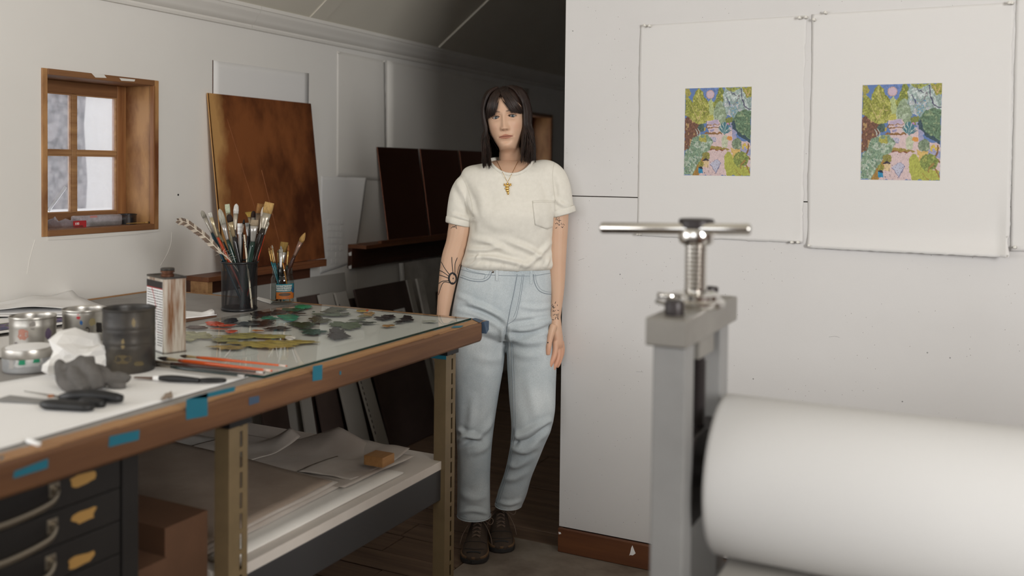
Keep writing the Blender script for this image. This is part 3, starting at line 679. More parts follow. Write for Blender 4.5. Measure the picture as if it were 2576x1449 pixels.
# printed label on the broad face: dark band, lines of small type, a boxed panel, red smear
def face(a0, a1, z0, z1, off=.0008): 
    e = -ey/np.linalg.norm(ey)*off
    return [sp(a0,0,z0)+e, sp(a1,0,z0)+e, sp(a1,0,z1)+e, sp(a0,0,z1)+e]
lab = MB(); lab.prism(face(.08,.97,.006,zt-.012,.0004), -ey*.003); lab = lab.build('label', 'paper', sv)
def lab_box(a0, a1, z0, z1, col, nm, off=.0008):
    b = MB(); b.add(face(a0,a1,z0,z1,off), [(0,1,2,3)], col); b.build(nm, 'vcol', lab)
lab_box(.08,.97,zt-.030,zt-.012,(.02,.016,.015),'black_band'); lab_box(.08,.97,zt-.033,zt-.030,(.35,.03,.03),'red_rule')
r = random.Random(5)
for k in range(22):
    z = zt-.040-k*.0068
    if z < .012: break
    b = MB(); a = .92 if k < 12 else .36
    while a > (.10 if k < 12 else .12):
        l = r.uniform(.03,.10); b.add(face(max(a-l,.09), a, z, z+.0026, .0009), [(0,1,2,3)], (.08,.07,.065)); a -= l+.02
    b.build('text_line', 'vcol', lab)
for a0, a1, z0, z1 in ((.09,.095,.055,.118),(.395,.40,.055,.118),(.09,.40,.055,.0556),(.09,.40,.1175,.118)): lab_box(a0,a1,z0,z1,(.4,.05,.04),'red_box_line',.0010)
b = MB(); 
P = [(.70,.17),(.60,.155),(.52,.14),(.46,.125),(.40,.118),(.47,.133),(.55,.150),(.64,.168)]
e = -ey/np.linalg.norm(ey)*.0012
b.add([sp(a,0,z)+e for a, z in P], [(0,1,6,7),(1,2,5,6),(2,3,4,5)], (.55,.06,.08)); b.build('red_smear', 'vcol', lab)

# ------------------------------------------------------------------ paper towel and rag (crumpled surfaces)
def crumple(name, label, cat, m, c, rx, ry, rz, seed, amp, ridge=5, nu=64, nv=34, spikes=()):
    b = MB(); vs = []; c = np.array(c, float)
    for i in range(nv):
        ph = math.pi*(i/(nv-1)-.5)
        for j in range(nu):
            th = 2*math.pi*j/nu; d = np.array((math.cos(ph)*math.cos(th), math.cos(ph)*math.sin(th), math.sin(ph)))
            q = d*1.6+np.array((seed, seed*.3, 0))
            f = 1+amp*(1-2*abs(mnoise.noise(q*1.1)))*.7+amp*.7*(1-2*abs(mnoise.noise(q*2.3+np.array((5,0,0)))))+amp*.3*mnoise.noise(q*6)
            for sd, sa, sw in spikes:
                sd = np.array(sd, float); sd /= np.linalg.norm(sd); f += sa*math.exp(-((1-d@sd)/sw))
            p = c+d*np.array((rx, ry, rz))*f; p[2] = max(p[2], c[2]-rz*.86+.001*math.sin(9*th)); vs.append(p)
    fs = [(i*nu+j, i*nu+(j+1) % nu, (i+1)*nu+(j+1) % nu, (i+1)*nu+j) for i in range(nv-1) for j in range(nu)]
    b.add(vs, fs); o = b.build(name, m, smooth=True); return tag(o, label, cat)
def paper_ball(name, label, cat, m, c, rx, ry, rz, seed, peaks):
    """crumpled paper: flat facets meeting at sharp creases, with standing corners"""
    bm = bmesh.new(); bmesh.ops.create_icosphere(bm, subdivisions=3, radius=1); r = random.Random(seed); c = np.array(c, float); vs = []
    for v in bm.verts:
        d = np.array(v.co); f = 1+.55*mnoise.noise(d*1.7+np.array((seed, 0, 0)))+r.uniform(-.10, .10)
        for pd, pa, pw in peaks:
            pd = np.array(pd, float); pd /= np.linalg.norm(pd); f += pa*max(0, 1-(1-d@pd)/pw)**1.5
        p = c+d*f*np.array((rx, ry, rz)); p[2] = max(p[2], c[2]-rz*.8+.0015*r.random()); vs.append(p)
    fs = [tuple(v.index for v in f.verts) for f in bm.faces]; bm.free(); b = MB(); b.add(vs, fs); return tag(b.build(name, m), label, cat)
cT = onz(222,936,TZ+.002)
paper_ball('paper_towel', 'crumpled white paper towel with a peak beside the coffee can', 'paper towel', 'paper_towel', cT+np.array((0,0,.034)), (.046),.082,.042, 4, (((-.3,-.5,1.0),.95,.22),((.15,1.,.45),.75,.20),((-.4,-1.,-.1),.5,.2)))

# ------------------------------------------------------------------ hand tools on the sheet
def along(p0, p1, z0, z1=None): return onz(*p0, TZ+z0), onz(*p1, TZ+(z0 if z1 is None else z1))
t = thing('palette_knife', 'palette knife with long black loop-ended handle near the rail', 'knife', onz(450,955,TZ+.004))
a, b_ = along((398,951),(500,957),.011)
m = MB(); m.tube(smoothpath([a, (a+b_)/2+np.array((0,0,.001)), b_], 10), [.0045,.0065,.0075,.008,.008,.0078,.0075,.007,.0065,.006], 10); m.build('handle', 'black', t, smooth=True)
c0, c1 = along((500,957),(566,957),.009); d = (c1-c0); L_ = np.linalg.norm(d); d /= L_; s_ = np.cross((0,0,1), d)
m = MB(); m.tube([c0+d*L_*(.5-.5*math.cos(q))+s_*.012*math.sin(q) for q in np.linspace(0, 2*math.pi, 30)], .004, 8, cap=False); m.build('loop', 'black', t, smooth=True)
a, b_ = along((338,950),(392,952),.007); m = MB(); d = (b_-a); s_ = np.cross((0,0,1), d/np.linalg.norm(d)); m.prism([a+s_*.004, b_+s_*.007, b_-s_*.007, a-s_*.004], (0,0,.0016)); m.build('blade', 'rust', t)
a, b_ = along((386,951),(400,951),.011); m = MB(); m.tube([a, b_], .0055, 10); m.build('collar', 'paper', t)
t = thing('scraper', 'wide scraper blade with black grip at the near left of the table', 'scraper', onz(150,1018,TZ+.004))
a, b_ = along((0,1003),(112,1012),.005); m = MB(); d = b_-a; d /= np.linalg.norm(d); s_ = np.cross((0,0,1), d); m.prism([a+s_*.028, b_+s_*.016, b_-s_*.012, a-s_*.022], (0,0,.0014)); m.build('blade', 'steel_paint', t)
a, b_ = along((108,1016),(232,1024),.012); m = MB(); m.tube(smoothpath([a, a*.6+b_*.4, b_], 9), [.010,.014,.015,.015,.0145,.014,.0135,.013,.010], 12, flat=(.75,1.15)); m.build('grip', 'black', t, smooth=True)
t = thing('cutting_snips', 'black handled snips lying behind the wide scraper', 'tool', onz(250,1000,TZ+.004))
a, b_ = along((60,985),(150,1000),.012); m = MB(); d = b_-a; d /= np.linalg.norm(d); s_ = np.cross((0,0,1), d); m.prism([a, b_+s_*.006, b_-s_*.006], (0,0,.002)); m.build('blade', 'steel', t)
a, b_ = along((150,1000),(308,1003),.014); m = MB(); m.tube(smoothpath([a, a*.55+b_*.45+np.array((0,0,.006)), b_], 12), [.006,.009,.012,.013,.012,.012,.013,.013,.013,.012,.011,.008], 12); m.build('handle', 'black', t, smooth=True)
a, b_ = along((200,1012),(262,1016),.010); m = MB(); m.tube(smoothpath([a, (a+b_)/2, b_], 8), [.008,.011,.012,.012,.012,.011,.010,.008], 10); m.build('handle', 'black', t, smooth=True)
a = onz(128,999,TZ+.014); m = MB(); m.lathe(a, [(.006,0),(.007,.003),(.005,.005)], 14); m.build('pivot', 'copper_edge', t)

# ------------------------------------------------------------------ brushes
def brush(label, foot, neck, tip, hcol, fcol, bcol, wf, shape='filbert', wh=None, bl=None, cat='paintbrush', name='paintbrush', group=None, side=None, btip=None):
    """foot: butt of the handle; neck: where ferrule begins; tip: end of hair. All 3-D points."""
    foot, neck, tip = (np.array(q, float) for q in (foot, neck, tip)); ax = tip-neck; L_ = np.linalg.norm(ax); ax /= L_
    t = thing(name, label, cat, foot, group); wh = wh or wf*.62
    bl = bl if bl is not None else L_*.42
    fe = tip-ax*bl
    view = (neck-CAM); view /= np.linalg.norm(view)
    sd = np.cross(ax, view) if side is None else np.array(side, float); sd -= ax*(sd@ax); sd /= np.linalg.norm(sd); dn = np.cross(ax, sd)
    def loft(secs, name, col, mname):
        m = MB(); n = 10; vs = []
        for p, a, b in secs:
            for k in range(n):
                q = 2*math.pi*k/n; vs.append(p+sd*a*math.cos(q)+dn*b*math.sin(q))
        fs = [(i*n+k, i*n+(k+1) % n, (i+1)*n+(k+1) % n, (i+1)*n+k) for i in range(len(secs)-1) for k in range(n)]+[tuple(range(n-1,-1,-1)), tuple(range((len(secs)-1)*n, len(secs)*n))]
        m.add(vs, fs, col); return m.build(name, mname, t, smooth=True)
    hl = neck-foot
    loft([(foot+hl*u, wh*k, wh*k) for u, k in ((0,.42),(.06,.55),(.5,.78),(.8,1.0),(.93,.92),(1,.75))], 'handle', hcol, 'vcol_gloss')
    flat = {'round': 1., 'filbert': .42, 'flat': .30, 'fan': .2, 'point': 1.}[shape]
    fl = fe-neck
    loft([(neck+fl*u, wf*(.62+(1-.62)*u), wf*(.62+(flat-.62)*u*.9)) for u in (0,.1,.12,.2,.22,.6,1)], 'ferrule', fcol, 'ferrule')
    if shape == 'fan': secs = [(0,1,.2),(.3,1.5,.22),(.7,2.3,.18),(1,2.6,.08)]
    elif shape == 'flat': secs = [(0,1,flat),(.4,1.06,flat),(.85,1.04,flat*.7),(1,1.0,flat*.25)]
    elif shape in ('round', 'point'): secs = [(0,.95,.95),(.3,1.12,1.1),(.65,.8,.8),(.9,.35,.35),(1,.06,.06)]
    else: secs = [(0,1,flat),(.35,1.1,flat*1.1),(.7,.95,flat*.9),(.88,.66,flat*.6),(.97,.3,flat*.3),(1,.08,.05)]
    loft([(fe+ax*bl*u, wf*a, wf*b) for u, a, b in secs], 'bristles', bcol, 'bristle')
    return t
mat('ferrule', vc=True, rough=.32, metal=.75); mat('bristle', vc=True, rough=.85, col2=(.6,.6,.6), col=(1,1,1), scale=60, stretch=(6,6,1))
SIL = (.50,.47,.42); GLD = (.62,.40,.14); TEA = (.005,.045,.07); GRN = (.012,.032,.024); BLK = (.012,.011,.011); RED = (.45,.035,.012); BWN = (.05,.02,.012)
cup_c = onz(602,779,TZ+.001); CH = .166; CR = .061
w_c = float((cup_c-CAM)@FW)
def c7(x, y): return 430+x/4.673, 490+y/4.673
def cupbrush(label, tip, nk, rim, dd, hcol, fcol, bcol, wpx, shape, bl_px):
    """tip, neck and rim crossing read from the photograph; dd = offset in depth from the cup axis"""
    lat = (c7(*rim)[0]-602)*w_c/F_PX; md = math.sqrt(max(0, (CR*.80)**2-lat*lat)); dd = max(-md, min(md, dd))
    W_ = w_c+dd
    T, Nk, R_ = dep(*c7(*tip), W_+.02*np.sign(dd)), dep(*c7(*nk), W_), dep(*c7(*rim), W_)
    d = (R_-Nk)/np.linalg.norm(R_-Nk)
    foot = Nk+d*((cup_c[2]+.006-Nk[2])/d[2]) if d[2] < -.3 else R_
    off = foot-cup_c; rr = math.hypot(off[0], off[1])
    if rr > CR*.88: foot = cup_c+np.array((off[0]*CR*.86/rr, off[1]*CR*.86/rr, .006))
    mpp = W_/F_PX/4.673
    return brush(label, foot, Nk, T, hcol, fcol, bcol, wpx*mpp/2, shape, bl=bl_px*mpp, group='brushes in the mesh cup', wh=wpx*mpp*.40)
CB = [
 ('grey-tipped round brush with teal handle, leftmost in mesh cup', (360,185),(482,450),(610,745),-.02,TEA,SIL,(.33,.31,.26),50,'filbert',95),
 ('clear white flat brush with red-orange handle, second from left in mesh cup', (455,210),(550,500),(680,745),-.03,(.40,.05,.015),(.48,.40,.26),(.60,.58,.53),44,'flat',60),
 ('large pale grey filbert brush with dark green handle', (570,165),(668,530),(745,745),-.035,GRN,(.40,.38,.36),(.45,.43,.36),66,'filbert',190),
 ('pale cream flat brush standing behind the grey filbert', (660,110),(700,430),(760,745),.04,(.25,.22,.14),(.42,.38,.26),(.55,.58,.42),56,'flat',110),
 ('dark brown tipped filbert with tan crusted ferrule', (678,228),(742,490),(800,745),-.04,BLK,(.36,.28,.17),(.028,.014,.010),66,'filbert',95),
 ('tall white tipped filbert, tallest at the middle of mesh cup', (770,105),(752,420),(790,745),.015,(.03,.02,.02),(.55,.50,.42),(.72,.70,.67),58,'filbert',120),
 ('thin dark pointed brush at the middle of mesh cup', (860,285),(842,450),(835,745),.0,BLK,(.25,.2,.16),(.014,.010,.010),26,'point',60),
 ('yellow and black fan brush in mesh cup', (915,200),(930,350),(905,745),.035,BLK,(.30,.25,.18),(.35,.22,.04),36,'fan',70),
 ('dark brown filbert brush behind the fan brush', (972,188),(962,420),(925,745),.045,BLK,SIL,(.03,.012,.008),50,'filbert',85),
 ('light grey filbert brush with black handle', (1038,155),(1000,420),(950,745),.03,BLK,(.42,.40,.38),(.45,.46,.44),54,'filbert',105),
 ('wide orange-brown flat brush at the back of mesh cup', (1062,105),(1020,400),(960,745),.052,(.06,.03,.015),(.20,.15,.11),(.32,.15,.045),90,'flat',120),
 ('tall pinkish white filbert brush with black handle', (1100,135),(1048,500),(1005,745),-.005,(.010,.008,.009),(.50,.44,.36),(.66,.58,.50),60,'filbert',120),
 ('wide golden hog-hair flat brush, rightmost at the top of mesh cup', (1160,90),(1085,400),(985,745),.04,(.02,.015,.012),(.40,.36,.29),(.50,.31,.11),108,'flat',130),
 ('small brush with silver ferrule and red handle, rightmost in mesh cup', (1150,318),(1098,470),(1022,740),-.01,RED,SIL,(.42,.38,.30),30,'round',40),
 ('paint-crusted wide flat brush with dark green handle', (985,295),(962,545),(930,745),-.045,GRN,(.46,.44,.42),(.36,.28,.19),88,'flat',75),
 ('brush with scratched silver ferrule behind the crusted flat brush', (895,330),(905,490),(895,745),.0,(.02,.02,.025),(.48,.48,.48),(.40,.42,.42),44,'flat',40),
 ('dark handled brush with grey hair leaning left behind mesh cup rim', (530,400),(620,560),(700,745),.01,(.02,.025,.03),(.30,.27,.2),(.36,.32,.26),34,'filbert',60),
]
for q in CB: cupbrush(*q)
# paint-speckled white stick, white plastic card, feather
def dep7(p, dd): return dep(*c7(*p), w_c+dd)
mat('speckled', (.62,.56,.44), .5, col2=(.03,.025,.02), scale=34, mix=(.56,.60))
a, b_ = dep7((862,470),-.03), dep7((893,760),-.035); d = (b_-a)/np.linalg.norm(b_-a); m = MB(); m.tube([a, b_, a+d*((cup_c[2]+.01-a[2])/d[2])], [.0030,.0034,.0030], 10)
tag(m.build('mixing_stick', 'speckled', smooth=True), 'cream stick speckled with dark paint in mesh cup', 'stick')
t = thing('plastic_scraper', 'small white plastic scraper standing in the brush cup', 'scraper', cup_c+np.array((0,.01,.01)))
c = dep7((812,400), .02); m = MB(); m.obox(c, RT*.0092, FW*.0012, UP*.019); m.build('blade', 'paper', t, bevel=.001)
m = MB(); m.obox(c-np.array((0,0,.11)), RT*.005, FW*.0012, UP*.092); m.build('shaft', 'paper', t)
for k in (-.008, .006):
    m = MB(); m.obox(c-FW*.0014+UP*k, RT*.0092, FW*.0003, UP*.0006); m.build('groove', 'steel_paint', t)
t = thing('feather', 'brown and white barred feather leaning out of the mesh cup', 'feather', cup_c+np.array((0,0,.01)))
pts = smoothpath([dep7(p, -.05) for p in ((75,300),(180,325),(300,410),(430,515),(560,650),(690,765),(790,900))], 40)
m = MB(); m.tube(pts, np.linspace(.0006,.0018,40), 6, (.62,.55,.45)); m.build('shaft', 'vcol', t, smooth=True)
T = np.gradient(pts, axis=0); r = random.Random(2)
for side in (1, -1):
    b = MB()
    for i in range(1, 150):
        u = i/149*31; k = int(u); f = u-k; p = pts[k]*(1-f)+pts[k+1]*f; tt = T[k]/np.linalg.norm(T[k]); sd = np.cross(tt, FW); sd /= np.linalg.norm(sd)
        wl = (.0112 if side > 0 else .0150)*min(1, .45+u/7)*(1 if u < 24 else max(.25, (31-u)/7))*r.uniform(.85,1.05)
        bar = math.sin(u*1.35+side*.7) > -.35; c = (.42,.36,.29) if not bar else (.12,.08,.055)
        if r.random() < .18: c = tuple(q*1.5 for q in c)
        tp = p+sd*side*wl-tt*wl*.75+FW*r.uniform(-.001,.001)
        b.add([p-tt*.0011, p+tt*.0011, tp+tt*.0008, tp-tt*.0008], [(0,1,2,3)], c)
    b.build('vane', 'vcol', t)
b = MB()
for i in range(40):
    u = r.uniform(28,34); k = int(u); p = pts[k]; d = np.array((r.gauss(0,1), r.gauss(0,1), r.gauss(0,1)))*.010; b.tube([p, p+d*.6+np.array((0,0,.001)), p+d], .0003, 3, (.6,.54,.46), cap=False)
b.build('down', 'vcol', t)
# the mesh cup itself
t = thing('mesh_cup', 'tall black wire mesh cup full of brushes', 'cup', cup_c)
m = MB(); n = 64; vs = []; uvs = []
for i, z in enumerate((.008, .05, .10, CH-.004)):
    for k in range(n+1):
        a = 2*math.pi*k/n; rr = CR*(.965+.035*z/CH); vs.append(cup_c+np.array((rr*math.cos(a), rr*math.sin(a), z))); uvs.append((a*CR, z, 0))
m.add(vs, [(i*(n+1)+k, i*(n+1)+k+1, (i+1)*(n+1)+k+1, (i+1)*(n+1)+k) for i in range(3) for k in range(n)])
o = m.build('mesh_wall', 'wire_mesh', t, fix=False); at = o.data.attributes.new('mesh_uv', 'FLOAT_VECTOR', 'POINT'); at.data.foreach_set('vector', np.array(uvs).ravel()); o.data.polygons.foreach_set('use_smooth', [True]*len(o.data.polygons))
m = MB(); m.lathe(cup_c, [(CR*.93,0),(CR*1.0,.002),(CR*1.01,.006),(CR*.97,.010),(CR*.93,.011)], 48); m.build('base', 'wire_rim', t, auto=40)
m = MB(); m.tube([cup_c+np.array((CR*1.01*math.cos(a), CR*1.01*math.sin(a), CH)) for a in np.linspace(0, 2*math.pi, 64)], .0035, 8, cap=False); m.build('rim', 'wire_rim', t, smooth=True)

# ------------------------------------------------------------------ glass jar with label and brushes
jc = onz(710,764,TZ+.001); JR, JH = .0415, .131; w_j = float((jc-CAM)@FW)
t = thing('glass_jar', 'glass jar with orange and blue label holding small brushes', 'jar', jc)
prof = [(JR*.80,0),(JR*.97,.004),(JR,.012),(JR,.085),(JR*.97,.094),(JR*.88,.102),(JR*.86,.106),(JR*.90,.108),(JR*.86,.112),(JR*.89,.116),(JR*.86,.120),(JR*.89,.128),(JR*.86,JH),(JR*.82,JH),(JR*.82,.106),(JR*.90,.094),(JR*.93,.085),(JR*.93,.012),(JR*.8,.006),(.001,.006)]
m = MB(); m.lathe(jc, prof, 48, cap=False); m.build('jar_body', 'jar_glass', t, smooth=True)
n1, n2 = 90, 60; G = []; cols = []
vd = CAM-jc; th0 = math.atan2(vd[1], vd[0]); FI = (rnd.random(),)
for i in range(n1):
    row = []
    for j in range(n2):
        u, v = i/(n1-1), j/(n2-1); th = th0+(u-.5)*1.9+.42; z = .022+v*.054
        row.append(jc+np.array(((JR+.0006)*math.cos(th), (JR+.0006)*math.sin(th), z)))
        c = (.012,.17,.22)
        if v < .46:
            c = (.42,.12,.015)
            e = ((u-.40)/.28)**2+((v-.30)/.11)**2
            if e < 1: c = (.09,.055,.035)
            if ((u-.55)/.12)**2+((v-.10)/.06)**2 < 1: c = (.33,.10,.04)
        elif u < .80 and .50 < v < .93:
            k = (v-.50)/.43*7; 
            c = (.60,.60,.55) if (k % 1) > .42 and mnoise.noise((u*60, int(k)*3.3, 0)) > -.28 and u < .8-.2*(1-v) else (.018,.10,.13)
        if u > .78 and .38 < v < .72: c = (.01,.09,.22)
        if u > .92: c = (.02,.035,.05)
        cols.append(c)
    G.append(row)
b = MB(); b.grid(G); b.build('label', 'vcol', t, vcol=np.array(cols), fix=False, smooth=True)
n1 = 10; b = MB(); b.grid([[jc+np.array(((JR+.0006)*math.cos(th0-1.25-.25*i/9), (JR+.0006)*math.sin(th0-1.25-.25*i/9), .02+.055*j)) for j in range(2)] for i in range(10)]); b.build('back_label', 'paper', t, smooth=True)
TQ = (.008,.17,.22)
def jarbrush(label, tip, nk, rim, dd, hcol, fcol, bcol, wpx, shape, bl_px):
    W_ = w_j+dd; T, Nk, R_ = dep(*c7(*tip), W_), dep(*c7(*nk), W_), dep(*c7(*rim), W_)
    d = (R_-Nk)/np.linalg.norm(R_-Nk); foot = Nk+d*((jc[2]+.010-Nk[2])/d[2]); off = foot-jc; rr = math.hypot(off[0], off[1])
    if rr > JR*.85: foot = jc+np.array((off[0]*JR*.82/rr, off[1]*JR*.82/rr, .010))
    mpp = W_/F_PX/4.673; return brush(label, foot, Nk, T, hcol, fcol, bcol, wpx*mpp/2, shape, bl=bl_px*mpp, group='small brushes in the glass jar', wh=wpx*mpp*.42)
for q in [
 ('large round brush with amber tip and dark brown handle leaning right from glass jar', (1578,445),(1450,720),(1385,880),.0,(.045,.016,.010),(.30,.19,.15),(.46,.27,.09),58,'round',120),
 ('wide golden flat brush with silver ferrule at the centre of glass jar', (1335,555),(1300,800),(1290,880),.012,BLK,(.56,.54,.50),(.33,.20,.05),90,'flat',120),
 ('small gold ferrule brush with turquoise handle, leftmost in glass jar', (1150,620),(1180,790),(1215,900),-.012,TQ,GLD,(.34,.17,.06),22,'round',40),
 ('thin brush with rust brown hair and turquoise handle', (1172,600),(1205,800),(1235,900),.0,TQ,GLD,(.30,.13,.05),20,'round',50),
 ('thin pale tipped brush with gold ferrule in glass jar', (1188,590),(1225,800),(1250,900),.012,TQ,(.58,.45,.26),(.45,.40,.33),20,'point',40),
 ('brush with bright silver ferrule at the front of glass jar', (1292,640),(1290,860),(1290,930),-.02,BLK,(.62,.61,.60),(.40,.38,.33),46,'flat',40),
 ('orange handled brush with blue-grey tip in glass jar', (1292,600),(1315,800),(1345,960),-.015,(.48,.18,.02),(.52,.38,.15),(.35,.36,.37),22,'point',45),
 ('short brush with russet hair and gold ferrule, right of centre in glass jar', (1383,590),(1365,830),(1358,900),.0,GRN,GLD,(.34,.12,.03),26,'round',75),
 ('thin gold ferrule brush behind the wide golden flat brush', (1258,650),(1262,800),(1265,900),.02,TQ,GLD,(.4,.3,.15),22,'round',30)]: jarbrush(*q)

# ------------------------------------------------------------------ brushes laid along the palette's near edge
def lying(label, tip, fer, nk, foot, z, hcol, fcol, bcol, wpx, shape='round', endcol=None):
    T, Fe, Nk, Ft = (onz(*q, TZ+z) for q in (tip, fer, nk, foot)); mpp = float((Nk-CAM)@FW)/F_PX
    t = brush(label, Ft, Nk, T, hcol, fcol, bcol, wpx*mpp/2, shape, bl=float(np.linalg.norm(T-Fe)), group='brushes lying at the palette edge', wh=wpx*mpp*.55)
    if endcol:
        d = (Ft-Nk)/np.linalg.norm(Ft-Nk); m = MB(); m.tube([Ft-d*.022, Ft-d*.003], wpx*mpp*.34, 10, endcol); m.build('dipped_end', 'vcol_gloss', t, smooth=True)
    return t
lying('farthest orange handled brush lying on the palette', (452,895),(470,897),(495,899),(722,921),.014,(.58,.10,.02),(.55,.42,.22),(.05,.03,.02),8,endcol=(.66,.55,.48))
lying('nearer orange handled brush lying on the palette', (395,900),(420,904),(450,907),(684,933),.013,(.58,.09,.018),(.58,.44,.24),(.03,.02,.018),10,endcol=(.66,.50,.42))
lying('dark red handled brush lying on the palette edge', (360,906),(395,910),(430,914),(665,938),.012,(.055,.022,.016),(.30,.24,.18),(.04,.03,.025),8,endcol=(.6,.58,.55))
lying('dark green handled brush, nearest of the lying brushes', (362,915),(396,919),(430,923),(618,947),.012,(.012,.022,.02),(.25,.22,.18),(.03,.025,.02),9,endcol=(.5,.48,.46))
lying('grey handled brush lying half under the dark red one', (352,910),(380,914),(410,917),(640,943),.006,(.09,.085,.08),(.3,.28,.25),(.03,.03,.03),8)
# ================================================================== ON THE SHELF
SZ = .5005
def psheet(c4, z, seed, lift, thick=.0007, n=22, curl=None):
    C = [np.array((x, y, z), float) for x, y in c4]; return sheet(C, z, seed, lift, n, thick, curl, plane='w')
flat_thing(psheet([(-2.45,1.64),(-1.545,1.64),(-1.545,2.38),(-2.45,2.38)], SZ+.006, 1, .004, .005), 'paper_stack', 'paper_wall', 'stack of white printing paper on the shelf under the table', 'paper')
for k, (a, z) in enumerate(((.0,.014),(.012,.020),(.02,.027))):
    flat_thing(psheet([(-2.42,1.61),(-1.60-a,1.62+a),(-1.62-a,2.20-a*2),(-2.4,2.24)], SZ+z, 20+k, .008, .001), 'glassine_sheet', 'tissue' if k < 2 else 'paper_tan', ['lowest glassine sheet of the pile on the under-table shelf', 'middle glassine sheet of the pile on the under-table shelf', 'brown wrinkled glassine sheet on top of the under-table pile'][k], 'paper', 'glassine pile')
def crl(u, v): return .060*max(0, (v-.62)/.38)**1.5*max(0, 1-abs(u-.42)*3.0)
flat_thing(psheet([(-2.10,2.12),(-1.60,2.16),(-1.58,2.50),(-2.06,2.47)], SZ+.016, 31, .008, .0006, 30, crl), 'tissue_sheet', 'tissue', 'pale tissue sheet with a standing corner behind the glassine pile', 'paper')
flat_thing(psheet([(-2.26,2.14),(-1.98,2.16),(-1.95,2.40),(-2.22,2.42)], SZ+.024, 37, .008, .0006, 26, lambda u, v: .050*max(0, (v-.55)/.45)**1.5*max(0, 1-abs(u-.85)*3.0)), 'tissue_sheet', 'tissue', 'folded tissue sheet standing up in a peak on the shelf', 'paper')
flat_thing(psheet([(-1.80,2.20),(-1.62,2.22),(-1.60,2.50),(-1.78,2.50)], SZ+.018, 41, .012, .0006, 18, lambda u, v: .02*max(0, (v-.7)/.3)), 'tissue_sheet', 'tissue', 'small crumpled tissue under the wooden block', 'paper')
c = onz(958,1170,SZ+.036); m = MB(); m.box((c[0]-.046,c[1]-.022,SZ+.036),(c[0]+.022,c[1]+.040,SZ+.065)); tag(m.build('wood_block', 'block_wood', bevel=.002), 'small honey coloured wooden block on the tissue', 'block')

# cardboard boxes on the floor between cabinet and shelf legs
def carton(name, label, x0, x1, y0, y1, z1):
    t = thing(name, label, 'box', ((x0+x1)/2, (y0+y1)/2, 0)); w = .004
    for nm, a, b in (('front_panel',(x0,y0,.002),(x1,y0+w,z1)),('back_panel',(x0,y1-w,.002),(x1,y1,z1)),('side_panel',(x0,y0+w,.002),(x0+w,y1-w,z1)),('side_panel',(x1-w,y0+w,.002),(x1,y1-w,z1)),('base_panel',(x0+w,y0+w,.002),(x1-w,y1-w,.006))):
        m = MB(); m.box(a, b); m.build(nm, 'cardboard', t)
    m = MB(); m.box((x0,y0,z1),(x1,y0+(y1-y0)*.498,z1+.004)); m.build('flap', 'cardboard', t)
    m = MB(); m.box((x0,y0+(y1-y0)*.502,z1),(x1,y1,z1+.004)); m.build('flap', 'cardboard', t)
    return t
carton('cardboard_carton', 'tall brown cardboard carton between the flat file and the shelf leg', -2.0, -1.552, 1.464, 1.588, .640)
t = carton('cardboard_carton', 'short brown cardboard carton beside the flat file base', -1.95, -1.535, 1.372, 1.454, .585)
b = MB(); P = [(-1.72,1.463,.612),(-1.70,1.463,.640),(-1.685,1.463,.636),(-1.688,1.463,.606)]; b.prism(P, (0,-.001,0)); 
tag(b.build('tape_scrap', 'tape'), 'blue tape scrap stuck on the tall carton', 'tape')

# ================================================================== LEDGES, COPPER PLATES AND PAPERS ON THE LEFT WALL
def ledge(name, label, y0, y1, z, depth, board, lip0):
    t = thing(name, label, 'shelf', (XW+depth/2, (y0+y1)/2, z-board-.02))
    m = MB(); m.box((XW+.001,y0,z-board),(XW+.030,y1,z-.020)); m.build('back_board', 'dark_wood', t, bevel=.002)
    m = MB(); m.box((XW+.001,y0,z-.020),(XW+depth,y1,z)); m.build('shelf_board', 'ledge_wood', t, bevel=.002)
    m = MB(); m.box((XW+depth-.022,lip0,z),(XW+depth,y1,z+.014)); m.build('lip', 'ledge_wood', t, bevel=.002)
    return t
yl, yr = onx(524,705,-2.87)[1], onx(822,668,-2.87)[1]
l1 = ledge('picture_ledge', 'brown wooden ledge under the tall copper plate', yl, yr, .955, .13, .085, yl+.22)
m = MB(); m.box((XW+.03,yl,.872),(XW+.125,yl+.03,.935)); m.build('end_block', 'pine_cut', l1, bevel=.002)
yl2 = onx(917,627,-2.89)[1]
l2 = ledge('picture_ledge', 'dark wooden ledge under the three polished copper plates', yl2, yl2+1.9, 1.012, .12, .125, yl2+.14)
for zz in (.975, .905):
    b = MB(); b.prism([(XW+.028,yl2-.0008,zz),(XW+.008,yl2-.0008,zz-.008),(XW+.012,yl2-.0008,zz-.022),(XW+.028,yl2-.0008,zz-.02)], (0,-.0005,0)); b.build('paint_chip', 'paper', l2)
def leaning(name, label, cat, y0, y1, z0, z1, xb, xt, th, m, edge=None, group=None):
    n = np.array((z1-z0, 0, xb-xt)); n /= np.linalg.norm(n)
    t = thing(name, label, cat, (xb, (y0+y1)/2, z0), group)
    b = MB(); P = [np.array(q, float) for q in ((xb,y0,z0),(xb,y1,z0),(xt,y1,z1),(xt,y0,z1))]; b.prism(P, -n*th); b.build('plate' if 'copper' in name else 'panel', m, t, bevel=.0006)
    return t, n
YA, YB = onx(519,233,-2.99)[1], onx(780,260,-2.99)[1]
tp, nrm = leaning('copper_plate', 'tall tarnished copper plate leaning on the near ledge', 'copper plate', YA, YB, .9705, 1.728, -2.892, -2.984, .004, 'copper_old')
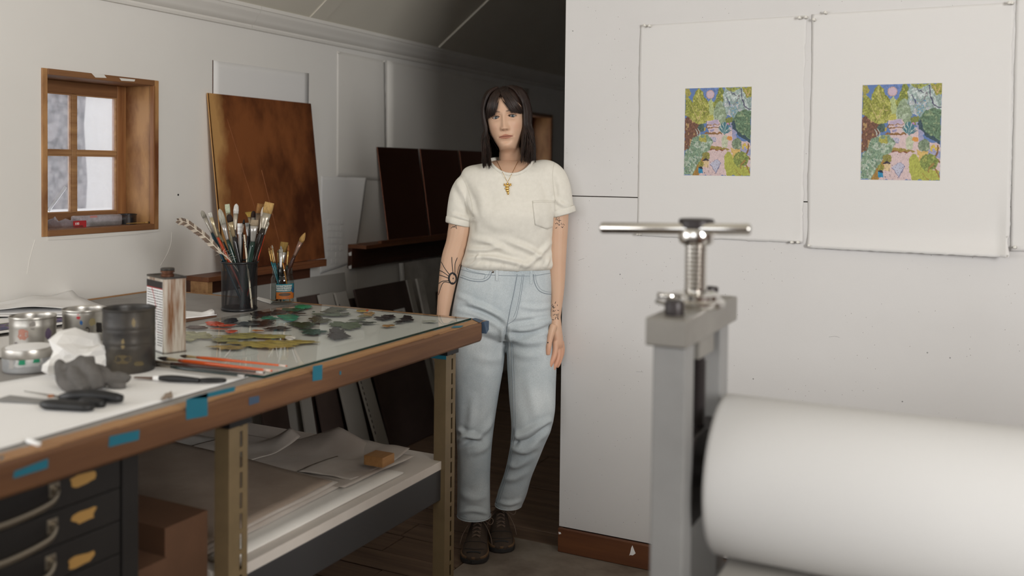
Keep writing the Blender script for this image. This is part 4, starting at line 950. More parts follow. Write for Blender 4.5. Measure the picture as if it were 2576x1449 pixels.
# two long scratches and the pale polished strip along the left edge
def on_plate(y, z): return np.array((-2.892+(-2.984+2.892)*(z-.9705)/(1.728-.9705), y, z))+nrm*.0004
for a, b_ in (((3.15,1.62),(3.30,1.15)),((3.34,1.40),(3.42,1.05))):
    b = MB(); b.tube([on_plate(*a), on_plate(*b_)], .00035, 4); b.build('scratch', 'copper_edge', tp)
b = MB(); b.prism([on_plate(YA+.001,.972), on_plate(YA+.010,.972), on_plate(YA+.006,1.727), on_plate(YA+.001,1.727)], nrm*.0003); b.build('worn_edge', 'copper_edge', tp)
yc = [onx(947,367,-2.985)[1], onx(1055,372,-2.985)[1], onx(1154,378,-2.985)[1], onx(1240,382,-2.985)[1]]
lb = ['leftmost of the three dark polished copper plates on the far ledge', 'middle dark polished copper plate on the far ledge', 'dark polished copper plate half hidden behind the standing person']
for k in range(3): leaning('copper_plate', lb[k], 'copper plate', yc[k]+.006, yc[k+1]-.014, 1.0125, 1.53, -2.905, -2.985, .003, 'copper_polished')
def wall_sheet(label, px, seed, lift, m='paper_wall', n=18, deck=0, curlfn=None, x=XW+.0025, name='paper_sheet'):
    C = [onx(*q, x) for q in px]; G = []; r = random.Random(seed)
    jag = [r.uniform(-1, 1)*deck for _ in range(200)]
    for i in range(n):
        row = []
        for j in range(n):
            u, v = i/(n-1), j/(n-1); p = C[0]*(1-u)*(1-v)+C[1]*u*(1-v)+C[2]*u*v+C[3]*(1-u)*v
            h = .3*lift*max(0, mnoise.noise((u*2+seed, v*2.5, seed*.3))+.3)*min(1, 4*u, 4*(1-u), 4*v)**2
            if curlfn: h += curlfn(u, v)
            p = p+np.array((h, 0, 0))
            if u == 1: p = p+np.array((0, jag[j], 0))
            row.append(p)
        G.append(row)
    return flat_thing(MB().grid(G, (-.0005,0,0)), name, m, label, 'paper')
wall_sheet('white paper pinned behind the tall copper plate', [(537,152),(777,184),(775,420),(537,420)], 2, .003, 'paper_cool')
wall_sheet('long blank paper sheet pinned high beside the crown moulding', [(848,128),(968,153),(972,456),(847,444)], 3, .006, deck=.003, n=26)
wall_sheet('wide blank paper covering the wall behind the polished plates', [(974,152),(1330,222),(1330,470),(974,456)], 4, .0015, m='paper_wall', n=26)
o = wall_sheet('embossed paper with a grid of small squares hanging below the long sheet', [(808,443),(912,447),(893,660),(805,690)], 5, .004, 'paper_cool', n=26, curlfn=lambda u, v: .03*max(0, (u-.6)/.4)**2*(1-v))
for i in range(7):
    for j in range(4):
        if i > 4 and (i+j) % 3 == 0: continue
        c = onx(829+j*10.5-i*.3, 558+i*16.5, XW+.006); b = MB(); b.box((XW+.0045,c[1]-.014,c[2]-.0125),(XW+.0068,c[1]+.014,c[2]+.0125)); 
        q = b.build('embossed_square', 'paper_cool', None, bevel=.002); q.parent = o; q.location = Vector(ORIG[q]-ORIG[o])
for q in ((851,132),(965,155)):
    m = MB(); m.lathe(onx(*q, XW+.003), [(.006,0),(.0035,.004),(.0035,.008),(.006,.010),(.005,.011)], 14, ax=(1,0,0)); tag(m.build('push_pin', 'pin_clear', smooth=True), 'push pin at the %s corner of the long sheet by the moulding' % ('left' if q[0] < 900 else 'right'), 'pin', 'push pins')

# ------------------------------------------------------------------ boards stored upright under the ledges
def stored(name, label, cat, px, m, s=.22, x0=XW+.015, th=.012, zt=None, z0=0.003):
    """px: upper-left and upper-right photo points of the visible face; the board leans against the wall, foot out"""
    d1, d2 = ray(*px[0]), ray(*px[1])
    def hit(d):      # plane X = x0 + s*(1.0-z)
        t = (x0+s*(1.0-CAM[2])-CAM[0])/(d[0]+s*d[2]); return CAM+d*t
    A_, B_ = hit(d1), hit(d2); z1 = zt or max(A_[2], B_[2])
    n = np.array((1, 0, s)); n /= np.linalg.norm(n); t = thing(name, label, cat, (x0+s*(1-z0), (A_[1]+B_[1])/2, z0), None)
    f = lambda y, z: np.array((x0+s*(1.0-z), y, z))
    b = MB(); b.prism([f(A_[1],z0), f(B_[1],z0), f(B_[1],z1), f(A_[1],z1)], -n*th); b.build('panel', m, t, bevel=.001); return t, f, A_, B_, n
t, f, A_, B_, n = stored('wrapped_frame', 'plastic wrapped framed work standing below the far ledge', 'frame', ((1012,678),(1185,668)), 'wrap_plastic', .10, XW+.04, .02, .88)
for y in (A_[1], B_[1]-.02):
    b = MB(); b.prism([f(y,.003)+n*.002, f(y+.012,.003)+n*.002, f(y+.012,.88)+n*.002, f(y,.88)+n*.002], n*.008); b.build('frame_edge', 'board_pale', t)
b = MB(); yy = A_[1]+(B_[1]-A_[1])*.42; b.prism([f(yy,.003)+n*.003, f(yy+.10,.003)+n*.003, f(yy+.10,.68)+n*.003, f(yy,.68)+n*.003], n*.004); b.build('inner_strip', 'board_brown', t)
stored('pale_hardboard', 'pale grey panel leaning under the near ledge', 'board', ((640,742),(868,690)), 'board_pale', .12, XW+.03, .01, .875)
stored('brown_board', 'brown hardboard offcut standing behind the glass palette', 'board', ((760,775),(932,752)), 'board_brown', .16, XW+.06, .008)
bl = [('plank_board', 'dark brown board, leftmost of those stored under the table', ((640,905),(705,905)), 'board_brown', .20),
      ('pale_strip', 'narrow pale strip among the stored boards', ((742,900),(768,900)), 'board_pale', .20),
      ('brown_sheet', 'mid brown sheet stored beside the narrow pale strip', ((778,890),(832,890)), 'board_brown', .24),
      ('white_plank', 'white painted plank slanting under the palette end', ((836,890),(880,890)), 'board_pale', .30),
      ('grey_strip', 'grey perforated strip slanting beside the white plank', ((886,890),(915,890)), 'board_pale', .36),
      ('brown_hardboard', 'large dark brown panel with a small white label', ((925,870),(1060,870)), 'board_brown', .30),
      ('pale_batten', 'pale batten standing between dark panel and table leg', ((1060,870),(1072,870)), 'board_pale', .28),
      ('grey_batten', 'grey batten nearest to the table leg', ((1084,870),(1100,870)), 'wrap_plastic', .26)]
for k, (nm, lab_, px, mm_, s_) in enumerate(bl):
    t, f, A_, B_, n = stored(nm, lab_, 'board', px, mm_, s_, XW+.03+.012*k, .012, .80)
    if nm == 'brown_hardboard':
        b = MB(); y = A_[1]+(B_[1]-A_[1])*.62; w = (B_[1]-A_[1])*.22; b.prism([f(y,.56)+n*.001, f(y+w,.56)+n*.001, f(y+w,.66)+n*.001, f(y,.66)+n*.001], n*.0006); lb_ = b.build('label', 'paper', t)
        for q in range(4):
            b = MB(); z = .645-.012*q; b.prism([f(y+w*.15,z)+n*.0018, f(y+w*.75,z)+n*.0018, f(y+w*.75,z+.003)+n*.0018, f(y+w*.15,z+.003)+n*.0018], n*.0002); b.build('text_line', 'steel_paint', lb_)
    if nm == 'grey_strip':
        for q in range(24):
            z = .14+q*.026; c = f(A_[1]+.006, z)+n*.0006; b = MB(); b.obox(c, (0,.0022,0), n*.0008, (-s_*.007,0,.007)); b.build('slot', 'black', t)

# ------------------------------------------------------------------ things on the window sill
ZS = WIN[0][2]+.022
def wsx(px, py, x): return onx(px, py, x)
t = thing('plastic_box', 'clear plastic packet with a red label on the window sill', 'packet', (-3.06, 2.5, ZS))
m = MB(); m.box((-3.10,2.46,ZS+.0005),(-3.045,2.655,ZS+.042)); m.build('tray', 'film', t, bevel=.006)
m = MB(); m.box((-3.095,2.50,ZS+.002),(-3.05,2.65,ZS+.022)); m.build('contents', 'steel', t, bevel=.004)
a, b_ = onx(184,556,-3.0445), onx(217,572,-3.0445); m = MB(); m.box((-3.0448,a[1],b_[2]),(-3.0440,b_[1],a[2])); lo = m.build('red_label', mat('label_red', (.42,.03,.035), .5), t)
def text(body, size, c, right, up, mt, parent, name='lettering', depth=.0004):
    cu = bpy.data.curves.new(name, 'FONT'); cu.body = body; cu.size = size; cu.extrude = depth; cu.align_x = 'CENTER'; cu.align_y = 'CENTER'
    ob = bpy.data.objects.new('tmp', cu); COL.objects.link(ob); dg = bpy.context.evaluated_depsgraph_get(); me = bpy.data.meshes.new_from_object(ob.evaluated_get(dg)); bpy.data.objects.remove(ob)
    o = bpy.data.objects.new(name, me); COL.objects.link(o); me.materials.clear(); me.materials.append(MAT[mt])
    r_, u_ = np.array(right, float), np.array(up, float); n_ = np.cross(r_, u_); og = ORIG[parent]; p = np.array(c)-og
    M = Matrix(((r_[0],u_[0],n_[0],p[0]),(r_[1],u_[1],n_[1],p[1]),(r_[2],u_[2],n_[2],p[2]),(0,0,0,1))); me.transform(M)
    o.parent = parent; ORIG[o] = og; return o
text('100', .013, (-3.0436, a[1]+.016, (a[2]+b_[2])/2+.002), (0,1,0), (0,0,1), 'paper', lo)
m = MB(); p = onx(236,545,-3.0436); m.box((-3.0448,p[1]-.016,p[2]-.004),(-3.0440,p[1]+.016,p[2]+.004)); m.build('stamp', mat('stamp_red', (.55,.25,.24), .6), t)
for k, (y0, y1, h, lab_) in enumerate(((2.30,2.47,.055,'clear plastic sleeve at the left end of the window sill'),)):
    m = MB(); G = [[(-3.10+.06*i/9, y0+(y1-y0)*j/13, ZS+.003+h*(.5+.5*mnoise.noise((i*.5,j*.5,3)))*math.sin(math.pi*i/9)) for j in range(14)] for i in range(10)]; m.grid(G, (0,0,-.0012)); tag(m.build('plastic_sleeve', 'film', smooth=True), lab_, 'packet')
t = thing('wire_pot', 'short black wire mesh pot in the corner of the window sill', 'pot', (-3.075, 2.70, ZS))
c = np.array((-3.075, 2.705, ZS)); n = 40; vs = []; uvs = []
for z in (.002, .038):
    for k in range(n+1):
        q = 2*math.pi*k/n; vs.append(c+np.array((.034*math.cos(q), .034*math.sin(q), z))); uvs.append((q*.034, z, 0))
m = MB(); m.add(vs, [(k, k+1, n+2+k, n+1+k) for k in range(n)]); o = m.build('mesh_wall', 'wire_mesh', t, fix=False); at = o.data.attributes.new('mesh_uv', 'FLOAT_VECTOR', 'POINT'); at.data.foreach_set('vector', np.array(uvs).ravel())
for z in (.002, .039):
    m = MB(); m.tube([c+np.array((.0345*math.cos(q), .0345*math.sin(q), z)) for q in np.linspace(0, 2*math.pi, 40)], .0022, 6, cap=False); m.build('rim', 'wire_rim', t)
m = MB(); m.lathe(c, [(.03,.001),(.03,.028)], 20); m.build('foil_filling', 'chrome', t)
t = thing('glass_strip', 'slanting strip of clear acrylic inside the lower left pane', 'strip', (-3.13, 2.36, ZS))
m = MB(); a, b_ = onx(122,530,-3.135), onx(165,470,-3.135); m.obox((a+b_)/2, (.0015,0,0), (b_-a)/2, np.cross((1,0,0), (b_-a)/np.linalg.norm(b_-a))*.006); m.build('bar', 'plastic_clear', t)
brush('fine brush lying by the wire pot on the window sill', (-3.03,2.66,ZS+.006), (-3.02,2.745,ZS+.006), (-3.015,2.766,ZS+.006), (.35,.2,.06), GLD, (.05,.03,.02), .004, 'round')
# ================================================================== PRINTS ON THE PARTITION
def in_poly(x, y, P):
    ins = np.zeros(x.shape, bool); n = len(P)
    for i in range(n):
        x0, y0 = P[i]; x1, y1 = P[(i+1) % n]
        c = ((y0 > y) != (y1 > y)) & (x < (x1-x0)*(y-y0)/((y1-y0)+1e-12)+x0); ins ^= c
    return ins
def vnoise(x, y, s, seed):
    r = np.random.RandomState(seed); G = r.rand(64, 64); X = x*s; Y = y*s; i = np.floor(X).astype(int); j = np.floor(Y).astype(int); fx = X-i; fy = Y-j
    fx = fx*fx*(3-2*fx); fy = fy*fy*(3-2*fy); g = lambda a, b: G[a % 64, b % 64]
    return g(i,j)*(1-fx)*(1-fy)+g(i+1,j)*fx*(1-fy)+g(i,j+1)*(1-fx)*fy+g(i+1,j+1)*fx*fy
def garden(n1, n2):
    y, x = np.meshgrid(np.linspace(0, 1, n2), np.linspace(0, 1, n1), indexing='xy'); y = y.copy()
    wx = x+.022*(vnoise(x, y, 24, 1)-.5)+.012*(vnoise(x, y, 60, 2)-.5); wy = y+.022*(vnoise(x, y, 24, 3)-.5)+.012*(vnoise(x, y, 60, 4)-.5)
    C = np.zeros((n1, n2, 3)); C[:] = (.10,.17,.36)
    n_f = vnoise(x, y, 90, 7); n_m = vnoise(x, y, 34, 8); str_ = vnoise(x*3.2+y*1.6, y*1.1-x*.6, 40, 9)
    def put(mask, col, var=.25, alt=None, altp=.7):
        f = (1+var*(n_f-.5)*2+var*.8*(str_-.5)*2)[..., None]; c = np.array(col)*f
        if alt is not None: c = np.where((n_m > altp)[..., None], np.array(alt)*f, c)
        C[mask] = c[mask]
    def ell(cx, cy, rx, ry, w=True): X, Y = (wx, wy) if w else (x, y); return ((X-cx)/rx)**2+((Y-cy)/ry)**2 < 1
    def pol(*P): return in_poly(wx, wy, P)
    def line(pts, w, col):
        for (x0, y0), (x1, y1) in zip(pts[:-1], pts[1:]):
            dx, dy = x1-x0, (y1-y0); L = dx*dx+dy*dy; t = np.clip(((wx-x0)*dx+(wy-y0)*dy)/L, 0, 1); d = np.hypot(wx-x0-t*dx, (wy-y0-t*dy)*1.3); C[d < w] = col
    put(pol((.2,0),(.62,0),(.62,.2),(.2,.2)), (.12,.19,.40))
    put(ell(.385,.075,.062,.050,False), (.46,.30,.25)); put(ell(.385,.075,.052,.042,False), (.50,.38,.45), .05)
    put(pol((.35,.16),(.40,.12),(.47,.2),(.48,.34),(.35,.38)), (.36,.41,.19)); put(pol((.33,.31),(.47,.30),(.48,.38),(.35,.38)), (.40,.38,.09))
    put(pol((.42,.18),(.48,.10),(.52,0),(.57,0),(.62,.12),(.62,.24),(.44,.22)), (.17,.20,.045), .4, (.30,.30,.07))
    put(pol((0,.04),(.04,.06),(.07,.12),(.11,.16),(.15,.06),(.20,0),(.26,.03),(.29,.10),(.36,.16),(.38,.30),(.33,.40),(.22,.42),(.05,.36),(0,.30)), (.24,.25,.05), .4, (.36,.35,.10), .62)
    put(pol((0,0),(.05,0),(.09,.05),(.03,.12),(0,.14)), (.30,.27,.07))
    put(ell(.54,.31,.105,.15), (.22,.28,.18), .3, (.32,.38,.28)); 
    put(pol((.58,.10),(.62,.0),(1,0),(1,.27),(.90,.30),(.75,.36),(.63,.30),(.58,.20)), (.26,.33,.31), .35, (.42,.47,.46), .55); put((pol((.58,.18),(.85,.18),(.84,.30),(.72,.36),(.62,.28))) & (n_m > .5), (.45,.46,.48)); put((pol((.6,.16),(.85,.16),(.84,.30),(.72,.34))) & (n_f > .72), (.08,.20,.32))
    put(pol((.86,0),(1,0),(1,.11),(.93,.12)), (.26,.25,.05), .4); put(pol((.62,0),(.86,0),(.78,.04),(.66,.05)), (.26,.28,.07), .4)
    line([(.85,.02),(.86,.12),(.90,.20),(.95,.24),(1,.25)], .008, (.05,.035,.10)); line([(.68,.02),(.72,.07),(.78,.10)], .006, (.06,.05,.10)); line([(.64,.12),(.67,.17),(.69,.20)], .006, (.08,.07,.14)); line([(.82,.10),(.78,.16),(.74,.20)], .005, (.16,.14,.16)); line([(.90,.03),(.95,.10),(.98,.03)], .006, (.48,.34,.16))
    for p in ([(.10,.20),(.17,.30),(.20,.36)], [(.20,.38),(.26,.27),(.30,.21)], [(.21,.07),(.24,.15)], [(.24,.28),(.34,.26)]): line(p, .005, (.46,.38,.16))
    put(ell(.69,.385,.065,.045), (.17,.19,.05)); put(ell(.655,.42,.025,.016), (.40,.18,.36))
    put(pol((.34,.37),(.51,.37),(.62,.50),(.75,.40),(.80,.60),(1,.62),(1,1),(.18,1),(.30,.75),(.38,.60)), (.55,.42,.42), .10)
    put(pol((.70,.40),(.80,.36),(.78,.62),(1,.70),(1,.76),(.84,.78),(.74,.62)), (.28,.28,.42), .2)
    put(pol((.37,.375),(.50,.37),(.52,.41),(.36,.415)), (.40,.33,.44), .1)
    for (ya, yb, xa, xb) in ((.415,.424,.37,.53),(.45,.462,.34,.54),(.51,.528,.30,.57)): put((wy > ya) & (wy < yb) & (wx > xa) & (wx < xb), (.22,.11,.04))
    line([(.365,.415),(.34,.45)], .007, (.22,.11,.04))
    put(ell(.44,.438,.028,.010), (.28,.24,.38)); put(ell(.42,.49,.038,.014), (.30,.27,.42)); put(ell(.44,.585,.05,.030), (.40,.38,.48)); line([(.42,.608),(.475,.612)], .006, (.25,.24,.35))
    put(pol((.37,.67),(.42,.66),(.70,.695),(.66,.71),(.36,.695)), (.27,.20,.05)); put(pol((.35,.69),(.66,.708),(.62,.715),(.35,.702)), (.22,.08,.035))
    put(ell(.615,.61,.055,.075), (.42,.44,.32), .2); put(ell(.685,.572,.036,.028), (.55,.25,.06), .1)
    for k in range(15):
        a = -2.7+k*.165; line([(.605,.53),(.605+.10*math.cos(a), .53+.125*math.sin(a))], .007, (.05,.15,.18) if k % 3 else (.35,.42,.40))
    put(pol((.72,.36),(.76,.32),(.80,.28),(.90,.24),(1,.28),(1,.62),(.93,.58),(.82,.52),(.74,.46)), (.10,.165,.10), .45, (.18,.24,.14), .66); put(pol((.72,.38),(.76,.40),(.80,.50),(1,.60),(1,.63),(.82,.54),(.73,.47)), (.035,.065,.085), .3)
    put(ell(.80,.635,.075,.065), (.15,.20,.13), .35, (.24,.28,.19)); put(pol((.71,.68),(.78,.70),(.86,.69),(.84,.78),(.74,.80)), (.52,.36,.12), .15); put((ell(.93,.67,.055,.04)) & (n_m > .4), (.50,.37,.08)); line([(.97,.64),(.96,.72),(.93,.76),(.99,.80)], .010, (.18,.09,.035))
    put(pol((0,.34),(.04,.33),(.14,.38),(.22,.42),(.25,.50),(.14,.58),(.06,.70),(0,.72)), (.15,.07,.045), .35, (.34,.22,.10), .74)
    put(ell(.25,.45,.05,.045), (.06,.10,.085), .4); put(ell(.31,.465,.022,.02), (.36,.27,.06)); line([(.20,.53),(.17,.48)], .006, (.4,.42,.38)); line([(.24,.53),(.21,.47)], .006, (.4,.42,.38))
    put(pol((.13,.56),(.22,.53),(.36,.53),(.44,.60),(.40,.68),(.33,.75),(.26,.84),(.18,.95),(.14,1),(0,1),(0,.74),(.06,.70)), (.20,.28,.19), .4, (.36,.42,.34), .60); put(pol((.13,.56),(.36,.54),(.33,.75),(.18,.95),(0,1),(0,.74)) & (n_f > .74), (.07,.14,.10)); put((ell(.28,.58,.07,.04)) & (n_m > .45), (.33,.31,.07))
    put(pol((.12,1),(.20,.90),(.30,.77),(.36,.73),(.38,.78),(.30,.86),(.22,1)), (.30,.17,.04), .25)
    put(ell(.335,.775,.055,.045), (.24,.22,.05), .4); put(ell(.335,.83,.045,.022), (.03,.02,.035), .1); put(pol((.295,.83),(.38,.83),(.37,.91),(.30,.90)), (.58,.43,.24), .1); put(ell(.26,.88,.035,.05), (.26,.24,.05), .4); put(pol((.225,.91),(.295,.91),(.29,.975),(.23,.975)), (.02,.20,.36), .2); put(ell(.26,.915,.036,.016), (.015,.02,.04), .1)
    put(pol((.395,.87),(.47,.815),(.55,.825),(.565,.86),(.49,.975)), (.16,.16,.27)); put(pol((.40,.865),(.47,.82),(.55,.83),(.56,.855),(.485,.955)), (.42,.42,.52), .08)
    put(pol((.62,.76),(.66,.72),(.71,.74),(.76,.82),(.84,.88),(1,.90),(1,1),(.66,1),(.61,.88)), (.34,.35,.07), .2); put(ell(.86,.81,.115,.085), (.17,.21,.055), .45, (.28,.30,.08)); line([(.86,.90),(.92,.82)], .010, (.28,.17,.05)); line([(.94,.88),(1,.96)], .009, (.26,.14,.04)); line([(.78,.93),(.87,.99)], .006, (.28,.16,.04))
    sp = (n_f > .86) & in_poly(x, y, ((.3,.72),(.62,.72),(.62,1),(.28,1))); C[sp] = (.14,.10,.11)
    return np.clip(C, 0, 1)
PIC = garden(178, 232)
def print_sheet(name, label, x0, x1, z0, z1, pic, seed, curl=0., skew=0.):
    t = thing(name, label, 'print', ((x0+x1)/2, YP-.003, z0)); n, k = 60, 70; r = np.random.RandomState(seed); G = []
    jr = np.cumsum(r.randn(k))*.0009; jr -= np.linspace(jr[0], jr[-1], k); jr += r.randn(k)*.0010; jl = np.cumsum(r.randn(k))*.0005; jl -= np.linspace(jl[0], jl[-1], k); jb = r.randn(n)*.0008
    for i in range(n):
        row = []
        for j in range(k):
            u, v = i/(n-1), j/(k-1); x = x0+(x1-x0)*u; z = z0+(z1-z0)*v
            if i == n-1: x += jr[j]
            if i == 0: x += jl[j]
            if j == 0: z += jb[i]
            h = .0012+.0035*max(0, mnoise.noise((u*1.5+seed, v*1.5, .3)))+curl*max(0, 1-v/.10)**2*(.35+.65*u)+.5*curl*max(0, (u-.95)/.05)*max(0, 1-v*3)
            row.append((x, YP-h, z))
        G.append(row)
    MB().grid(G, (0, .0005, 0)).build('sheet', 'paper_print', t, smooth=True)
    if pic is not None:
        (a, b, c, d) = pic; n1, n2 = PIC.shape[:2]; P = []
        for i in range(n1):
            row = []
            for j in range(n2):
                x = a+(b-a)*i/(n1-1); z = c+(d-c)*(1-j/(n2-1)); u, v = (x-x0)/(x1-x0), (z-z0)/(z1-z0)
                h = .0012+.0035*max(0, mnoise.noise((u*1.5+seed, v*1.5, .3)))+.0005; row.append((x, YP-h, z))
            P.append(row)
        m = MB(); m.grid(P); m.build('picture', 'vcol', t, vcol=PIC.reshape(-1, 3), fix=False)
        m = MB(); e = .003   # plate mark pressed into the paper round the picture
        for p, q in (((a-e,c-e),(b+e,c-e)),((b+e,c-e),(b+e,d+e)),((b+e,d+e),(a-e,d+e)),((a-e,d+e),(a-e,c-e))):
            pts = [np.array((p[0]+(q[0]-p[0])*s, 0, p[1]+(q[1]-p[1])*s)) for s in np.linspace(0, 1, 14)]
            for w in pts: w[1] = YP-(.0012+.0035*max(0, mnoise.noise(((w[0]-x0)/(x1-x0)*1.5+seed, (w[2]-z0)/(z1-z0)*1.5, .3)))+.0002)
            m.tube(pts, .0004, 4)
        m.build('plate_mark', 'paper_wall', t)
    return t
print_sheet('garden_print', 'left garden print on a white deckle-edged sheet pinned nearer the standing person', -1.112, -.540, 1.186, 1.932, (-.944, -.716, 1.404, 1.704), 3, .004)
print_sheet('garden_print', 'right garden print on a white sheet with curling lower edge', -.525, .060, 1.172, 1.934, (-.364, -.133, 1.398, 1.699), 8, .030)
print_sheet('blank_print_sheet', 'blank white sheet cut off by the right frame edge', .064, .64, 1.19, 1.95, None, 5, .004)
for k, (x, y) in enumerate(((465,135),(490,137),(1270,95),(1303,92),(1345,105),(1405,68),(2375,18),(2362,18),(1230,1262),(1262,1262),(1320,1278),(2390,1288),(440,1220),(428,1220))):
    c = ony(1400+x/2.07, y/2.07, YP-.006)
    t = thing('push_pin', ['left push pin at the top left corner of the left print','right push pin at the top left corner of the left print','left push pin at the top right corner of the left print','right push pin at the top right corner of the left print','lower push pin at the top left corner of the right print','upper push pin near the top left corner of the right print','right push pin at the top right corner of the right print','left push pin at the top right corner of the right print','left push pin at the bottom right corner of the left print','right push pin at the bottom right corner of the left print','push pin at the bottom left corner of the right print','push pin at the bottom of the blank sheet by the right frame edge','right push pin at the bottom left corner of the left print','left push pin at the bottom left corner of the left print'][k], 'pin', c, 'clear push pins on the partition')
    m = MB(); m.lathe(c, [(.0048,0),(.0030,.003),(.0028,.008),(.0050,.010),(.0048,.0125),(.002,.013)], 14, ax=(-.25,-1,.1)); m.build('head', 'pin_clear', t, smooth=True)
    m = MB(); m.lathe(c+np.array((0,.006,0)), [(.0006,0),(.0006,.007)], 6, ax=(0,-1,0)); m.build('needle', 'chrome', t)

# ================================================================== ETCHING PRESS
PX0, PX1, PY0, PY1 = -.512, -.439, 1.53, 1.882; PXC, PYC = (PX0+PX1)/2, (PY0+PY1)/2
press = thing('etching_press', 'grey steel etching press with white blanketed roller and chrome pressure screw', 'press', (PXC, PYC, 0))
m = MB(); m.box((PX0,PY0,1.124),(PX1,PY1,1.172)); m.build('crosshead', 'steel', press, bevel=.003)
m = MB(); m.box((PX0+.012,PY0+.006,.02),(PX1-.004,PY0+.060,1.124)); m.build('column', 'steel_paint', press, bevel=.003)
m = MB(); m.box((PX0+.012,PY1-.11,.02),(PX1-.004,PY1-.052,1.124)); m.build('column', 'steel_paint', press, bevel=.003)
m = MB(); m.box((PX0+.0,PY0-.02,.0),(PX1+.02,PY1-.02,.02)); m.build('foot', 'steel_paint', press, bevel=.003)
m = MB(); m.box((PX0+.014,PY0+.060,.80),(PX1-.006,PY1-.11,.955)); m.build('bearing_block', 'bolt_black', press, bevel=.003)
m = MB(); m.box((PXC-.030,PYC-.060,1.085),(PXC+.026,PYC+.040,1.124)); m.build('screw_nut', 'steel', press, bevel=.002)
def thread(c, r, z0, z1, pitch, name, mt):
    m = MB(); n = 28; vs = []; fs = []; turns = (z1-z0)/pitch; N_ = int(turns*n)
    prof = ((0,-.5),(1,-.12),(1,.12),(0,.5))
    for i in range(N_+1):
        a = 2*math.pi*i/n; zc = z0+pitch*i/n
        for q, h in prof: rr = r-.0036*(1-q); vs.append((c[0]+rr*math.cos(a), c[1]+rr*math.sin(a), zc+h*pitch))
    for i in range(N_):
        for k in range(3): b = i*4+k; fs.append((b, b+4, b+5, b+1))
    m.add(vs, fs); m.lathe((c[0],c[1],0), [(r-.0038,z0-pitch*.5),(r-.0038,z1+pitch*.5)], 28); return m.build(name, mt, press, smooth=False)
thread((PXC,PYC), .0210, 1.198, 1.288, .0078, 'pressure_screw', 'chrome')
thread((-.461,PYC-.026), .0150, .960, 1.082, .0072, 'lower_screw', 'bolt_black')
m = MB(); m.lathe((PXC,PYC,1.172), [(.052,0),(.054,.004),(.054,.010),(.050,.013),(.046,.014),(.046,.022),(.040,.025),(.024,.027)], 40); m.build('collar', 'chrome', press, auto=35)
for yy in (PY0+.050, PY1-.072):
    m = MB(); n = 24; m.lathe((PXC-.001,yy,1.172), [(.0165,0),(.0168,.002),(.0168,.022),(.0155,.024),(.009,.024),(.009,.016)], n); m.build('cap_bolt', 'bolt_black', press, auto=35)
m = MB(); a = ony(1655,743,PYC-.05); b_ = ony(1695,746,PYC-.05); m.tube([a, b_], .0055, 10); m.build('lock_pin', 'chrome', press, smooth=True)
m = MB(); a = ony(1650,757,PYC-.06); b_ = ony(1690,770,PYC-.06); m.tube([a, b_], .004, 10); m.build('lock_pin', 'steel', press, smooth=True)
m = MB(); m.lathe((PXC,PYC,1.284), [(.024,0),(.030,.004),(.032,.010),(.032,.028),(.030,.031)], 32); m.build('hub', 'chrome', press, auto=35)
m = MB(); m.lathe((PXC,PYC,1.315), [(.031,0),(.0325,.002),(.0325,.014),(.030,.017),(.026,.0175)], 32); m.build('hub_cap', 'bolt_black', press, auto=35)
m = MB(); hy = PYC-.018; m.tube([(-.655,hy,1.3095),(-.652,hy,1.3095),(-.376,hy,1.3175),(-.373,hy,1.3175)], [.0085,.0105,.0105,.0085], 18); m.build('tee_handle', 'chrome', press, smooth=True)
# roller wrapped in felt, with rounded wrapped ends; shaft; bed
RZ, RR_ = .872, .142
m = MB(); m.lathe((-.42,PYC,RZ), [(.02,.004),(RR_*.90,.002),(RR_*.97,.0),(RR_*.995,.003),(RR_,.010),(RR_,1.55),(RR_*.97,1.56),(.02,1.56)], 96, ax=(1,0,0)); m.build('felt_roller', 'roller_felt', press, auto=50)
m = MB(); m.lathe((-.46,PYC,RZ), [(.030,0),(.030,.05)], 24, ax=(1,0,0)); m.build('roller_shaft', 'steel', press)
m = MB(); m.box((-.41,1.28,.690),(1.15,2.25,.716)); m.build('bed', 'steel_paint', press, bevel=.003)
m = MB(); m.box((-.40,1.29,.7165),(1.14,2.24,.722)); m.build('bed_blanket', 'board_pale', press)
m = MB(); m.lathe((-.42,PYC,.540), [(.11,0),(.11,1.55)], 48, ax=(1,0,0)); m.build('lower_roller', 'steel', press, auto=40)
for x0 in (1.16,):
    m = MB(); m.box((x0,PY0+.006,.02),(x0+.07,PY0+.060,1.124)); m.build('column', 'steel_paint', press, bevel=.003)
    m = MB(); m.box((x0,PY1-.11,.02),(x0+.07,PY1-.052,1.124)); m.build('column', 'steel_paint', press, bevel=.003)
    m = MB(); m.box((x0-.004,PY0,1.124),(x0+.078,PY1,1.172)); m.build('crosshead', 'steel', press, bevel=.003)
    m = MB(); m.box((x0-.01,PY0-.02,0),(x0+.08,PY1-.02,.02)); m.build('foot', 'steel_paint', press, bevel=.003)
